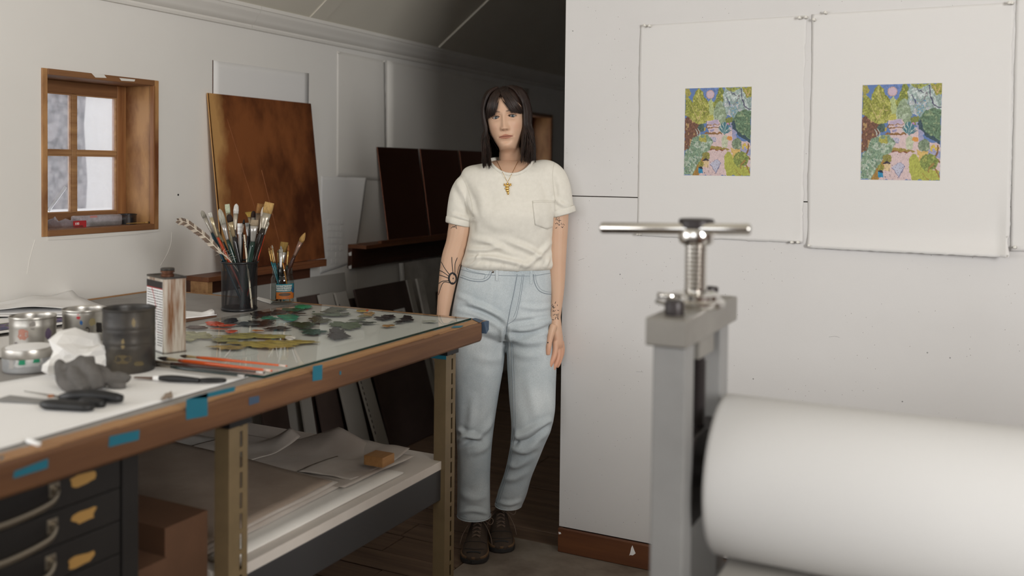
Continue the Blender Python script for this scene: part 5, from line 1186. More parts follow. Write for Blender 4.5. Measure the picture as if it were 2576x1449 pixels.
# ================================================================== PERSON leaning on the end of the partition
W0 = 3.50; MPP = W0/F_PX
FH = np.array((-math.sin(YAW), math.cos(YAW), 0.)); RH = np.array((math.cos(YAW), math.sin(YAW), 0.)); ZZ = np.array((0, 0, 1.))
def B(px, py, dd=0.): return dep(px, py, W0+dd)
def interp_rows(T, n):
    T = np.array(T, float); return smoothpath(T, n)
def loft_rows(mb, T, n=None, seg=36, e=.9, grow=0.):
    """T rows: photo row, left, right, half depth, depth offset -> horizontal rings"""
    R_ = interp_rows(T, n or len(T)*4); vs = []; fs = []
    for (y, xl, xr, hd, dc) in R_:
        c = B((xl+xr)/2, y, dc); hw = (xr-xl)/2*(W0+dc)/F_PX+grow; hd = hd+grow
        for k in range(seg):
            a = 2*math.pi*k/seg; cs, sn = math.cos(a), math.sin(a)
            vs.append(c+RH*hw*math.copysign(abs(cs)**e, cs)+FH*hd*math.copysign(abs(sn)**e, sn))
    m = len(R_)
    for i in range(m-1):
        for k in range(seg): fs.append((i*seg+k, i*seg+(k+1) % seg, (i+1)*seg+(k+1) % seg, (i+1)*seg+k))
    fs += [tuple(range(seg-1, -1, -1)), tuple(range((m-1)*seg, m*seg))]
    mb.add(vs, fs)
def chain(mb, P, n=None, seg=16, grow=0.):
    """P rows: px, py, depth offset, radius"""
    R_ = smoothpath(P, n or len(P)*5); pts = [B(*q[:3]) for q in R_]; mb.tube(pts, [q[3]+grow for q in R_], seg)
def remesh(mb, voxel, smooth=4, fac=.5):
    me = bpy.data.meshes.new('tmp'); me.from_pydata(mb.v, [], mb.f)
    bm = bmesh.new(); bm.from_mesh(me); bmesh.ops.recalc_face_normals(bm, faces=bm.faces); bm.to_mesh(me); bm.free()
    o = bpy.data.objects.new('tmp', me); COL.objects.link(o)
    r = o.modifiers.new('r', 'REMESH'); r.mode = 'VOXEL'; r.voxel_size = voxel
    if smooth: s = o.modifiers.new('s', 'SMOOTH'); s.iterations = smooth; s.factor = fac
    dg = bpy.context.evaluated_depsgraph_get(); ev = o.evaluated_get(dg); m2 = ev.to_mesh()
    V = np.empty(len(m2.vertices)*3); m2.vertices.foreach_get('co', V); V = V.reshape(-1, 3)
    N = np.empty(len(m2.vertices)*3); m2.vertices.foreach_get('normal', N); N = N.reshape(-1, 3)
    Fc = [tuple(p.vertices) for p in m2.polygons]; ev.to_mesh_clear(); bpy.data.objects.remove(o); bpy.data.meshes.remove(me)
    return V, N, Fc
def to_px(V):
    q = V-CAM; w = q@FW; return np.stack([CX+F_PX*(q@RT)/w, CY-F_PX*(q@UP)/w], 1)
def creases(V, N, folds):
    """soft folds: (polyline in photo points, width px, height m); act on the side of the cloth they run along"""
    P = to_px(V); front = np.clip(-(N@FW)*1.6, 0, 1); D = np.zeros(len(V))
    for pts, wd, amp in folds:
        pts = smoothpath(pts, 14); best = np.full(len(V), 1e9); tpos = np.zeros(len(V)); k = len(pts)-1
        for i, (a, b) in enumerate(zip(pts[:-1], pts[1:])):
            d = b-a; L = d@d+1e-9; t = np.clip(((P-a)@d)/L, 0, 1); q = np.hypot(*(P-a-t[:, None]*d).T); m = q < best; best[m] = q[m]; tpos[m] = (i+t[m])/k
        tap = np.sin(np.pi*np.clip(tpos*.9+.05, 0, 1))**.6
        D += amp*tap*(np.exp(-(best/wd)**2)-.45*np.exp(-((best-1.9*wd)/wd)**2))
    return V+N*(D*front)[:, None]
def wrinkle(V, N, amp, sc, seed=0):
    d = np.array([mnoise.noise((p[0]*sc[0]+seed, p[1]*sc[0], p[2]*sc[1])) for p in V]); return V+N*(amp*d)[:, None]
def mesh_obj(name, V, Fc, m, parent, vcol=None):
    b = MB(); b.v = [tuple(p) for p in V]; b.f = list(Fc); b.c = [None]*len(Fc); b.m = [0]*len(Fc)
    return b.build(name, m, parent, smooth=True, vcol=vcol, fix=False)

mat('skin', vc=True, rough=.5, sss=.15, bump=.04, bscale=300)
mat('tshirt', (.72,.69,.62), .9, col2=(.68,.65,.58), scale=60, bump=.06, bscale=500)
mat('tshirt_stitch', (.60,.57,.50), .9)
def denim_extra(m, N, L, b, mp):
    w = N.new('ShaderNodeTexNoise'); w.inputs['Scale'].default_value = 400; L.new(mp.outputs['Vector'], w.inputs['Vector'])
    src = b.inputs['Base Color'].links[0].from_socket; mx = N.new('ShaderNodeMix'); mx.data_type = 'RGBA'; mx.blend_type = 'MULTIPLY'; mx.inputs[0].default_value = .5
    L.new(src, mx.inputs[6]); L.new(w.outputs['Fac'], mx.inputs[7]); 
    g = N.new('ShaderNodeMix'); g.data_type = 'RGBA'; g.blend_type = 'ADD'; g.inputs[0].default_value = .18; L.new(mx.outputs[2], g.inputs[6]); L.new(src, g.inputs[7]); L.new(g.outputs[2], b.inputs['Base Color'])
mat('denim', (.44,.495,.525), .9, col2=(.60,.642,.658), scale=5.5, detail=6, mix=(.36,.66), bump=.08, bscale=350, stretch=(1.2,1.2,.8), extra=denim_extra)
mat('denim_dark', (.25,.29,.325), .9)
mat('hair', (.010,.005,.0038), .42, col2=(.026,.012,.008), scale=22, stretch=(3,3,.3), spec=.5)
mat('ink', (.016,.017,.020), .6)
mat('gold', (.75,.48,.15), .25, metal=1.)
mat('shoe', (.072,.050,.036), .85, col2=(.055,.038,.028), scale=30, bump=.2, bscale=150)
mat('shoe_sole', (.03,.028,.028), .7); mat('shoe_rim', (.16,.095,.05), .7); mat('lace', (.17,.12,.09), .85)

person = thing('person', 'person in cream T-shirt and light blue jeans leaning against the partition end', 'person', onz(1225,1400,0))
# ------------------------------------------------------------------ garment and body outlines measured from the photograph
TORSO = [(404,1238,1340,.055,.02),(412,1212,1362,.064,.012),(421,1176,1398,.076,.008),(436,1161,1410,.088,.0),(462,1160,1406,.098,-.004),(500,1170,1400,.110,-.012),(538,1178,1397,.120,-.020),(575,1182,1396,.115,-.015),(610,1176,1397,.110,-.008),(640,1168,1400,.112,-.004),(658,1161,1402,.115,-.004),(668,1160,1401,.113,-.002),(676,1168,1393,.102,0)]
PELV = [(650,1168,1392,.098,0),(672,1160,1394,.102,.0),(700,1153,1396,.106,.0),(735,1145,1394,.112,.002),(770,1138,1393,.119,.006),(800,1134,1394,.122,.008),(828,1133,1396,.116,.008),(850,1160,1375,.08,.01)]
LEGR = [(790,1136,1272,.110,.008),(835,1132,1272,.100,.006),(880,1135,1271,.093,.004),(940,1140,1263,.086,.004),(1000,1144,1254,.079,.006),(1050,1147,1246,.073,.006),(1100,1148,1240,.069,.01),(1150,1150,1236,.066,.025),(1200,1150,1233,.065,.04),(1250,1150,1233,.066,.052),(1297,1150,1235,.068,.06)]
LEGL = [(790,1272,1394,.110,.008),(835,1273,1396,.100,.004),(880,1275,1399,.094,-.004),(940,1277,1400,.087,-.022),(1000,1281,1398,.080,-.046),(1040,1284,1395,.076,-.060),(1080,1286,1386,.072,-.062),(1120,1284,1369,.066,-.042),(1160,1277,1352,.062,-.008),(1200,1265,1338,.060,.030),(1240,1252,1325,.060,.065),(1270,1245,1313,.062,.09)]
ARMR = [(1200,462,.0,.034),(1180,476,.0,.037),(1164,515,-.002,.041),(1157,575,-.004,.0435),(1149,612,-.004,.0405),(1139,645,-.004,.0400),(1131,680,-.006,.0365),(1124,720,-.010,.0315),(1119,755,-.014,.0275),(1115,785,-.016,.0240),(1112,812,-.018,.0225),(1110,830,-.018,.022)]
ARML = [(1365,448,-.014,.034),(1388,468,-.024,.037),(1402,515,-.031,.040),(1403,565,-.032,.0385),(1402,610,-.032,.036),(1401,655,-.032,.0335),(1402,700,-.034,.0290),(1402,740,-.036,.0238),(1399,780,-.038,.0200),(1397,803,-.038,.0190),(1398,815,-.038,.019)]
# ------------------------------------------------------------------ skin: one surface of torso, arms with hands, legs
sk = MB(); loft_rows(sk, TORSO+[], grow=-.011); loft_rows(sk, [(r[0], r[1]+16, r[2]-16, r[3]-.026, r[4]) for r in PELV])
for T_ in (LEGR, LEGL): loft_rows(sk, [(r[0], r[1]+20, r[2]-20, r[3]-.032, r[4]) for r in T_])
chain(sk, ARMR); chain(sk, ARML)
# left hand (hangs open, thumb towards the viewer)
loft_rows(sk, [(795,1385,1410,.018,-.038),(812,1384,1412,.021,-.037),(830,1382,1414,.027,-.034),(848,1385,1416,.031,-.030),(863,1390,1417,.032,-.027),(872,1394,1416,.026,-.025)], 26, 24, 1.0)
for P in ([(1393,818,-.060,.0125),(1387,836,-.070,.0115),(1383,856,-.076,.0095),(1380,876,-.080,.0088),(1378.5,893,-.080,.0068)],
          [(1397,858,-.052,.0100),(1397,880,-.058,.0092),(1393,898,-.064,.0086),(1387,912,-.068,.0080),(1382.5,923,-.068,.0066)],
          [(1403,862,-.036,.0100),(1405,886,-.040,.0094),(1402,905,-.046,.0088),(1396,920,-.050,.0080),(1391,930,-.050,.0066)],
          [(1408,862,-.020,.0096),(1411,884,-.022,.0088),(1409,902,-.026,.0082),(1404,916,-.030,.0076),(1400,924,-.030,.0062)],
          [(1412,858,-.006,.0088),(1415,876,-.008,.0080),(1414,890,-.010,.0074),(1410,902,-.014,.0068),(1407,909,-.014,.0056)]): chain(sk, [(a, b, c, r_*1.10+.0004) for a, b, c, r_ in P], 22, 12)
# right hand, fingers curled behind the table corner
loft_rows(sk, [(805,1099,1124,.021,-.018),(825,1095,1123,.024,-.018),(845,1090,1120,.029,-.02),(862,1088,1117,.031,-.022),(874,1090,1114,.026,-.022)], 22, 24, 1.0)
for P in ([(1110,828,-.046,.0125),(1114,848,-.056,.0112),(1117,868,-.062,.0092),(1117,885,-.064,.0068)],
          [(1108,866,-.050,.0098),(1108,886,-.056,.0092),(1110,903,-.060,.0084),(1113,917,-.058,.0066)],
          [(1102,868,-.034,.0100),(1101,890,-.038,.0094),(1104,909,-.044,.0086),(1109,922,-.046,.0066)],
          [(1097,868,-.018,.0096),(1095,888,-.020,.0090),(1098,905,-.024,.0082),(1103,917,-.028,.0064)],
          [(1093,862,-.004,.0088),(1090,879,-.006,.0080),(1091,893,-.010,.0072),(1095,903,-.014,.0056)]): chain(sk, [(a, b, c, r_*1.10+.0004) for a, b, c, r_ in P], 20, 12)
SV, SN, SF = remesh(sk, .0026, 5, .5)

# ------------------------------------------------------------------ head and neck (dense rings; features in head coordinates u right, v up, n forward)
rl, yw = math.radians(6.4), math.radians(8.0)
h_up = ZZ*math.cos(rl)-RH*math.sin(rl); h_r0 = RH*math.cos(rl)+ZZ*math.sin(rl)
h_n = -FH*math.cos(yw)-h_r0*math.sin(yw); h_n -= h_up*(h_n@h_up); h_n /= np.linalg.norm(h_n); h_r = np.cross(h_up, -h_n); h_r = h_r if h_r@RH > 0 else -h_r
EYE_N = .0855
H0 = B(1267,293.5,-.085)-h_n*EYE_N
HT = np.array([  # v, front n, back n, half width
 (.104,.012,-.030,.016),(.101,.034,-.052,.034),(.094,.052,-.071,.050),(.082,.067,-.085,.0615),(.066,.0785,-.094,.0695),(.048,.0850,-.100,.0740),(.032,.0880,-.102,.0758),(.018,.0895,-.1015,.0760),(.004,.0880,-.099,.0752),(-.010,.0868,-.095,.0742),(-.026,.0862,-.089,.0727),(-.042,.0858,-.083,.0698),(-.058,.0862,-.076,.0653),(-.072,.0868,-.070,.0582),(-.086,.0845,-.066,.0522),(-.098,.0840,-.063,.0455),(-.108,.0815,-.061,.0400),(-.115,.0745,-.060,.0385),(-.120,.0620,-.060,.0400),(-.125,.0480,-.060,.0425),(-.132,.0385,-.061,.0440),(-.145,.0335,-.063,.0450),(-.165,.0310,-.067,.0460),(-.185,.0300,-.072,.0485),(-.205,.0310,-.080,.0560),(-.225,.0330,-.085,.066)])
def ht(v):
    v = np.asarray(v, float); x = HT[::-1, 0]; out = []
    for k in (1, 2, 3): out.append(np.interp(v, x, HT[::-1, k]))
    return out
_vd = np.linspace(.104, -.225, 240); _tb = np.stack(ht(_vd), 1)
for _ in range(10): _tb[1:-1] = .25*_tb[:-2]+.5*_tb[1:-1]+.25*_tb[2:]
def hts(v): return [np.interp(v, _vd[::-1], _tb[::-1, k]) for k in range(3)]
def feat(u, v):
    g = lambda a, b, su, sv: np.exp(-((u-a)/su)**2-((v-b)/sv)**2); U = np.abs(u); gm = lambda a, b, su, sv: np.exp(-((U-a)/su)**2-((v-b)/sv)**2)
    d = np.zeros_like(u)
    d -= .0085*gm(.031,-.001,.017,.0115); d -= .0035*gm(.015,.002,.008,.012)        # eye sockets
    d += .0022*gm(.030,.019,.024,.007)                                                # brows
    t = np.clip((.006-v)/.048, 0, 1.15); ridge = .0050+.0150*t**1.4; cut = 1/(1+np.exp((-(v+.0475))/.0022)); top = 1/(1+np.exp((v-.012)/.006))
    d += ridge*np.exp(-(u/(.0068+.0050*t))**2)*cut*top                               # nose
    d += .0058*gm(.0118,-.0415,.0055,.0060); d -= .0034*gm(.0072,-.0485,.0035,.0028)   # wings, nostrils
    d -= .0010*g(0,-.057,.0035,.006)                                                  # philtrum
    lw = np.exp(-(u/.0235)**4); d += lw*(.0032*np.exp(-((v+.0675)/.0034)**2)+.0040*np.exp(-((v+.0760)/.0040)**2)-.0030*np.exp(-((v+.0712+.0012*(U/.02)**2)/.0015)**2))
    d -= .0020*gm(.0275,-.0715,.005,.006); d -= .0030*g(0,-.0885,.016,.005); d += .0035*g(0,-.104,.013,.009)
    d += .0028*gm(.043,-.030,.016,.015); d -= .0020*gm(.045,-.062,.013,.016)          # cheeks
    # eyelids: raised rim round the almond opening
    uu = (U-.0305)/.0150; up = .0053*np.clip(1-uu**2, 0, 1)**.75-.0012*uu; lo = -.0048*np.clip(1-uu**2, 0, 1)**.8-.0012*uu
    m = np.abs(uu) < 1.15; d += np.where(m, .0040*np.exp(-((v-up-.0022)/.0024)**2)+.0026*np.exp(-((v-lo+.0020)/.0024)**2), 0)
    d -= np.where(m, .0022*np.exp(-((v-up-.0066)/.0018)**2), 0)
    return d
th_f = np.radians(np.concatenate([np.linspace(-75, 75, 176), np.linspace(75, 285, 62)[1:-1]])); vv = np.concatenate([np.linspace(.104, .045, 34), np.linspace(.045, -.122, 190)[1:], np.linspace(-.122, -.225, 40)[1:]])
TH, VV = np.meshgrid(th_f, vv); f_, b_, w_ = hts(VV); NMID = -.006
cs, sn = np.cos(TH), np.sin(TH)
ef = np.where(VV > -.118, .84, .95); eb = .92
U_ = w_*np.sign(sn)*np.abs(sn)**np.where(cs > 0, ef, eb); N_ = NMID+np.where(cs > 0, (f_-NMID)*np.abs(cs)**ef, (b_-NMID)*np.abs(cs)**eb)
mask = (cs > .25)*np.clip((cs-.25)/.3, 0, 1); N_ = N_+feat(U_, VV)*mask
def head_w(u, v, n):
    u, v, n = (np.asarray(q, float)[..., None] for q in (u, v, n)); return H0+h_r*u+h_up*v+h_n*n
HV = head_w(U_, VV, N_)
# below the jaw the neck turns back to the trunk
nb = B(1287,432,.035); t_ = np.clip((-.135-VV)/.085, 0, 1)**1.3
drop = (VV+.135); body_pt = nb+RH*(U_[..., None]*1.05)+(-FH)*((N_-.0)[..., None])+ZZ*((VV+.205)[..., None])
HV = HV*(1-t_[..., None])+body_pt*t_[..., None]
nr, nt_ = VV.shape
uu = (np.abs(U_)-.0305)/.0142; upc = .0053*np.clip(1-uu**2, 0, 1)**.75-.0012*uu; loc = -.0047*np.clip(1-uu**2, 0, 1)**.8-.0012*uu
eyehole = (np.abs(uu) < 1) & (VV < upc) & (VV > loc) & (cs > .4)
HF = []
for i in range(nr-1):
    for k in range(nt_):
        k2 = (k+1) % nt_
        if eyehole[i, k] and eyehole[i, k2] and eyehole[i+1, k] and eyehole[i+1, k2]: continue
        HF.append((i*nt_+k, (i+1)*nt_+k, (i+1)*nt_+k2, i*nt_+k2))
HF.append(tuple(range(nt_)))
SKC = np.array((.60,.385,.265))
def skin_cols(V, seed):
    n = np.array([mnoise.noise((p[0]*14, p[1]*14, p[2]*14)) for p in V])[:, None]; return np.clip(SKC*(1+.06*n*np.array((.6,1,1.2))), 0, 1)
HC = skin_cols(HV.reshape(-1, 3), 1).reshape(nr, nt_, 3)
def tint(w, col): 
    global HC
    HC = HC*(1-w[..., None])+np.array(col)*w[..., None]
fr = (cs > .3)
UA = np.abs(U_); lw = np.clip((1-(UA/.0255)**2), 0, 1)
lipm = fr*((VV < -.0640+.0010*np.cos(U_/.005)*lw-.0065*(UA/.0255)**1.5) & (VV > -.0712-.0085*lw**.7) & (UA < .0255))
tint(.80*lipm.astype(float), (.36,.125,.085)); tint(.75*fr*np.exp(-((VV+.0712+.0012*(UA/.02)**2)/.0011)**2)*(UA < .026), (.13,.045,.035))
tint(.30*fr*np.exp(-((UA-.042)/.017)**2-((VV+.036)/.016)**2), (.55,.27,.19))
tint(.22*fr*np.exp(-((UA-.030)/.016)**2-((VV+.012)/.006)**2), (.33,.17,.13))
brow = fr*np.exp(-((VV-.0185-.005*np.clip((UA-.012)/.03, 0, 1)+.006*np.clip((UA-.036)/.016, 0, 1)**2)/.0030)**2)*np.clip((UA-.009)/.005, 0, 1)*np.clip((.053-UA)/.008, 0, 1); tint(.85*brow, (.075,.04,.026))
tint(.55*fr*np.exp(-((UA-.0075)/.0034)**2-((VV+.0490)/.0022)**2), (.12,.05,.035))
uu2 = (UA-.0305)/.0150; uc2 = .0053*np.clip(1-uu2**2, 0, 1)**.75-.0012*uu2; lc2 = -.0048*np.clip(1-uu2**2, 0, 1)**.8-.0012*uu2; em = (np.abs(uu2) < 1.05)*fr
tint(.85*em*np.exp(-((VV-uc2-.0008)/.0015)**2), (.025,.014,.011)); tint(.40*em*np.exp(-((VV-lc2+.0006)/.0009)**2), (.14,.07,.055)); tint(.35*em*np.exp(-((VV-uc2-.0055)/.0016)**2), (.22,.115,.08))
# one body mesh: trunk and limbs + head and neck
AV = np.vstack([SV, HV.reshape(-1, 3)]); AF = list(SF)+[tuple(i+len(SV) for i in f) for f in HF]
AC = np.vstack([skin_cols(SV, 2), HC.reshape(-1, 3)])
hz = to_px(SV); hw_ = np.clip((hz[:, 1]-835)/75, 0, 1)*(hz[:, 1] < 940)*(np.abs(hz[:, 0]-1288) > 80)
AC[:len(SV)] *= 1+hw_[:, None]*np.array((.08,-.13,-.18))
body = mesh_obj('body', AV, AF, 'skin', person, AC)
bm_ = BVHTree.FromPolygons([Vector(p) for p in SV], SF)
# eyes
for s in (-1, 1):
    c = head_w(s*.0305, -.0002, EYE_N-.0085-.0122); m = MB(); n1, n2 = 30, 36; vs = []; cl = []; fs = []
    look = (CAM-c); look /= np.linalg.norm(look); look = look*.85+h_n*.15; look /= np.linalg.norm(look); e1 = np.cross(look, ZZ); e1 /= np.linalg.norm(e1); e2 = np.cross(e1, look)
    for i in range(n1):
        a = math.pi*(i/(n1-1))**1.35
        for k in range(n2):
            q = 2*math.pi*k/n2; vs.append(c+.0122*(look*math.cos(a)+(e1*math.cos(q)+e2*math.sin(q))*math.sin(a)))
            cl.append((.003,.003,.004) if a < .20 else ((.05,.065,.075) if a < .42 else ((.014,.016,.02) if a < .49 else (.40,.35,.32))))
    fs = [(i*n2+k, i*n2+(k+1) % n2, (i+1)*n2+(k+1) % n2, (i+1)*n2+k) for i in range(n1-1) for k in range(n2)]
    m.add(vs, fs); m.build('eye', 'vcol_gloss', person, smooth=True, vcol=np.array(cl))
# ears, mostly under the hair, with a small hoop
for s in (-1, 1):
    m = MB(); pts = [head_w(s*(.0715+.006*math.sin(a)), -.012+.030*math.cos(a), -.008-.014*math.sin(a)) for a in np.linspace(-.3, 3.6, 16)]; m.tube(pts, .0048, 8, tuple(SKC)); m.build('ear', 'skin', person, smooth=True)
m = MB(); c = head_w(-.068,-.050,.010); m.tube([c+RH*.005*math.cos(a)+ZZ*.006*math.sin(a) for a in np.linspace(0, 6.28, 20)], .0007, 6, cap=False); m.build('earring', 'gold', person)

# ------------------------------------------------------------------ T-shirt
ts = MB(); loft_rows(ts, TORSO, 60, 44, .88)
chain(ts, [(1215,452,.0,.046),(1188,462,.0,.050),(1169,482,.0,.0510),(1160,520,-.002,.0515),(1156,560,-.003,.0505)], 24, 24)
chain(ts, [(1345,438,-.006,.050),(1382,440,-.018,.0525),(1400,472,-.028,.0515),(1409,510,-.034,.0485),(1413,538,-.036,.0465)], 24, 24)
TV, TN, TF = remesh(ts, .0040, 18, .5)
TV = creases(TV, TN, [([(1192,582),(1186,555),(1176,525)],7,-0.0060),([(1150,455),(1172,500),(1188,545)],8,0.0090),([(1140,540),(1165,548),(1190,556)],5,0.0075),([(1168,520),(1180,535),(1192,545)],5,-0.0030),
    ([(1392,455),(1397,480),(1398,515)],6,-0.0050),([(1370,428),(1382,465),(1390,500)],8,0.0075),([(1396,500),(1410,512),(1428,520)],5,0.0060),
    ([(1176,650),(1220,646),(1275,655),(1330,668)],6,0.0090),([(1172,628),(1215,630),(1262,622)],6,0.0075),([(1285,610),(1330,628),(1372,655)],7,0.0090),([(1385,610),(1360,640),(1320,672)],6,0.0075),([(1190,600),(1235,612),(1290,640)],7,0.0060),
    ([(1180,668),(1200,655),(1205,640)],4,0.0060),([(1225,678),(1232,660)],4,-0.0040),([(1262,682),(1266,664)],4,-0.0040),([(1300,684),(1310,662)],4,0.0060),([(1345,680),(1352,655)],4,-0.0040),([(1375,672),(1382,650)],4,0.0060),
    ([(1200,470),(1215,500),(1212,540)],12,0.0060),([(1362,520),(1368,560),(1350,590)],9,-0.0030),([(1215,575),(1250,590),(1290,588)],10,-0.0040)])
TV = wrinkle(TV, TN, .0022, (16, 9), 3)
# neckline opening
nc = B(1286,419,.0); CA, CBk, CFr = .0830, .060, .082
rel = TV-nc; a_ = rel@RH; d_ = rel@FH; zc_ = rel[:, 2]; rad = np.hypot(a_/CA, np.where(d_ > 0, d_/CBk, d_/CFr)); plane = np.where(d_ < 0, d_*.50, d_*.35)
kill = (rad < 1.09) & (zc_ > plane-.10)
TFk = [f for f in TF if not all(kill[i] for i in f)]
shirt = mesh_obj('t_shirt', TV, TFk, 'tshirt', person); tb = BVHTree.FromPolygons([Vector(p) for p in TV], TFk)
shirt['label'] = 'cream cotton T-shirt with chest pocket and rolled sleeves'
def pierce(tree, px, py, back=0.):
    d = ray(px, py); d /= np.linalg.norm(d); h = tree.ray_cast(Vector(CAM+d*2.4), Vector(d)); 
    return (np.array(h[0])-d*back) if h[0] is not None else None
def drawn(tree, pts, r, name, m, parent, n=24, back=.0004, seg=5, smooth=True, closed=False):
    P = [pierce(tree, *q, back) for q in (smoothpath(pts, n) if smooth else pts)]; P = [p for p in P if p is not None]
    if len(P) < 2: return None
    b = MB(); b.tube(P, r, seg); return b.build(name, m, parent, smooth=True)
# ribbed collar following the opening, sitting on the cloth
cp = []
for a in np.linspace(0, 2*math.pi, 56):
    x, d = CA*math.cos(a), (CBk if math.sin(a) > 0 else CFr)*math.sin(a); z = d*.50 if d < 0 else d*.35
    p = nc+RH*x+FH*d+ZZ*z
    h = tb.find_nearest(Vector(p)); q = np.array(h[0]) if h[0] is not None else p
    cp.append(q*.95+p*.05+ZZ*.001)
cp = np.array(cp); cp[-1] = cp[0]
for _ in range(6): cp[1:-1] = .25*cp[:-2]+.5*cp[1:-1]+.25*cp[2:]
_h = nc-cp; _h[:, 2] = 0; cp = cp+_h/np.linalg.norm(_h, axis=1)[:, None]*.004+ZZ*.002
m = MB(); m.tube(cp, .0096, 10, cap=False, flat=(1.15,.6)); m.build('collar', 'tshirt', shirt, smooth=True)
for P in ([(1123,551),(1140,562),(1165,573),(1189,578)], [(1397,547),(1412,546),(1428,541),(1441,533)]):
    pass
def cuff(c0, c1, dd, r, nm='cuff'):
    p, q = B(*c0, dd), B(*c1, dd); ax = (q-p)/np.linalg.norm(q-p); e1 = RH-ax*(RH@ax); e1 /= np.linalg.norm(e1); e2 = np.cross(ax, e1)
    m = MB(); prof = [(r*.97,0),(r*1.05,.004),(r*1.06,.012),(r*1.05,.022),(r*.99,.026),(r*.93,.024),(r*.93,.004)]; vs = []; n = 40
    for rr, h in prof:
        for k in range(n):
            a = 2*math.pi*k/n; w = 1+.03*math.sin(3*a+h*90)+.02*math.sin(7*a); vs.append(p+ax*h+(e1*math.cos(a)+e2*math.sin(a))*rr*w)
    fs = [(i*n+k, i*n+(k+1) % n, ((i+1) % len(prof))*n+(k+1) % n, ((i+1) % len(prof))*n+k) for i in range(len(prof)) for k in range(n)]
    m.add(vs, fs); return m.build(nm, 'tshirt', shirt, smooth=True)
cuff((1158,549), (1153,572), -.003, .0495); cuff((1411,524), (1417,546), -.036, .0465)
# chest pocket: raised patch with stitched edge
pk = [(1339,506),(1366,503),(1394,504),(1398,530),(1398,568),(1378,577),(1347,566),(1343,535)]
G = []
for j in range(12):
    row = []
    for i in range(12):
        u, v = i/11, j/11; top = np.array((1339+(1395-1339)*u, 505-2*math.sin(math.pi*u))); bot = np.array((1346+(1398-1346)*u, 566+11*(1-abs(u-.6)/.6)*1.0)); q = top*(1-v)+bot*v
        p = pierce(tb, *q, .0028); row.append(p if p is not None else (row[-1] if row else B(*q, -.13)))
    G.append(row)
MB().grid(G, FH*.002).build('chest_pocket', 'tshirt', shirt, smooth=True)
drawn(tb, [(1340,510),(1366,508),(1394,509)], .0007, 'pocket_stitch', 'tshirt_stitch', shirt, 20, .0033); drawn(tb, [(1341,507),(1344,536),(1347,566),(1378,577),(1397,568)], .0009, 'pocket_stitch', 'tshirt_stitch', shirt, 30, .0028, smooth=False)
drawn(tb, [(1160,440),(1175,470),(1186,510),(1190,545)], .0007, 'sleeve_seam', 'tshirt_stitch', shirt); drawn(tb, [(1395,405),(1390,440),(1393,480),(1397,505)], .0007, 'sleeve_seam', 'tshirt_stitch', shirt)

# ------------------------------------------------------------------ jeans
jn = MB(); loft_rows(jn, PELV, 40, 48, .90); loft_rows(jn, LEGR, 60, 40, .94); loft_rows(jn, LEGL, 60, 40, .94)
JV, JN, JF = remesh(jn, .0042, 7, .5)
JV = creases(JV, JN, [([(1274,824),(1240,800),(1200,782),(1160,772)],6,-0.0095),([(1268,800),(1225,778),(1180,765)],6,0.0081),([(1275,836),(1310,842),(1350,835),(1392,818)],6,-0.0108),([(1280,850),(1320,862),(1370,858)],8,0.0081),([(1284,812),(1330,806),(1388,796)],5,-0.0068),
    ([(1150,742),(1190,760),(1225,770)],6,0.0054),([(1142,800),(1190,815),(1240,838)],8,0.0054),([(1310,770),(1350,776),(1390,770)],6,0.0054),([(1272,830),(1271,870),(1268,920)],5,-0.0135),([(1262,900),(1235,905),(1200,900)],10,0.0041),([(1285,885),(1320,895),(1360,895)],9,0.0041),
    ([(1155,1108),(1172,1096),(1206,1103)],7,0.0121),([(1158,1118),(1185,1110),(1208,1112)],6,-0.0095),([(1245,1050),(1222,1080),(1190,1105)],8,0.0081),([(1150,1080),(1165,1092)],6,0.0068),([(1236,1110),(1215,1130),(1180,1140)],8,0.0054),
    ([(1288,1098),(1320,1092),(1352,1072),(1384,1058)],7,0.0108),([(1288,1112),(1325,1112),(1360,1090),(1382,1070)],6,-0.0108),([(1288,1128),(1320,1135),(1352,1120)],8,0.0095),([(1284,1084),(1292,1100),(1296,1118)],6,-0.0108),([(1275,1165),(1300,1172),(1335,1150)],8,0.0068),
    ([(1262,1200),(1290,1205),(1322,1190)],8,0.0054),([(1160,1240),(1190,1255),(1228,1245)],10,0.0054),([(1190,1000),(1186,1050),(1180,1090)],9,0.0054),([(1330,960),(1340,1010),(1350,1050)],12,0.0054),([(1156,1290),(1190,1284),(1230,1292)],5,0.0068),([(1250,1262),(1280,1268),(1308,1260)],5,0.0054)])
JV = wrinkle(JV, JN, .0030, (11, 7), 9)
jeans = mesh_obj('jeans', JV, JF, 'denim', person); jb = BVHTree.FromPolygons([Vector(p) for p in JV], JF)
jeans['label'] = 'light blue washed denim jeans'
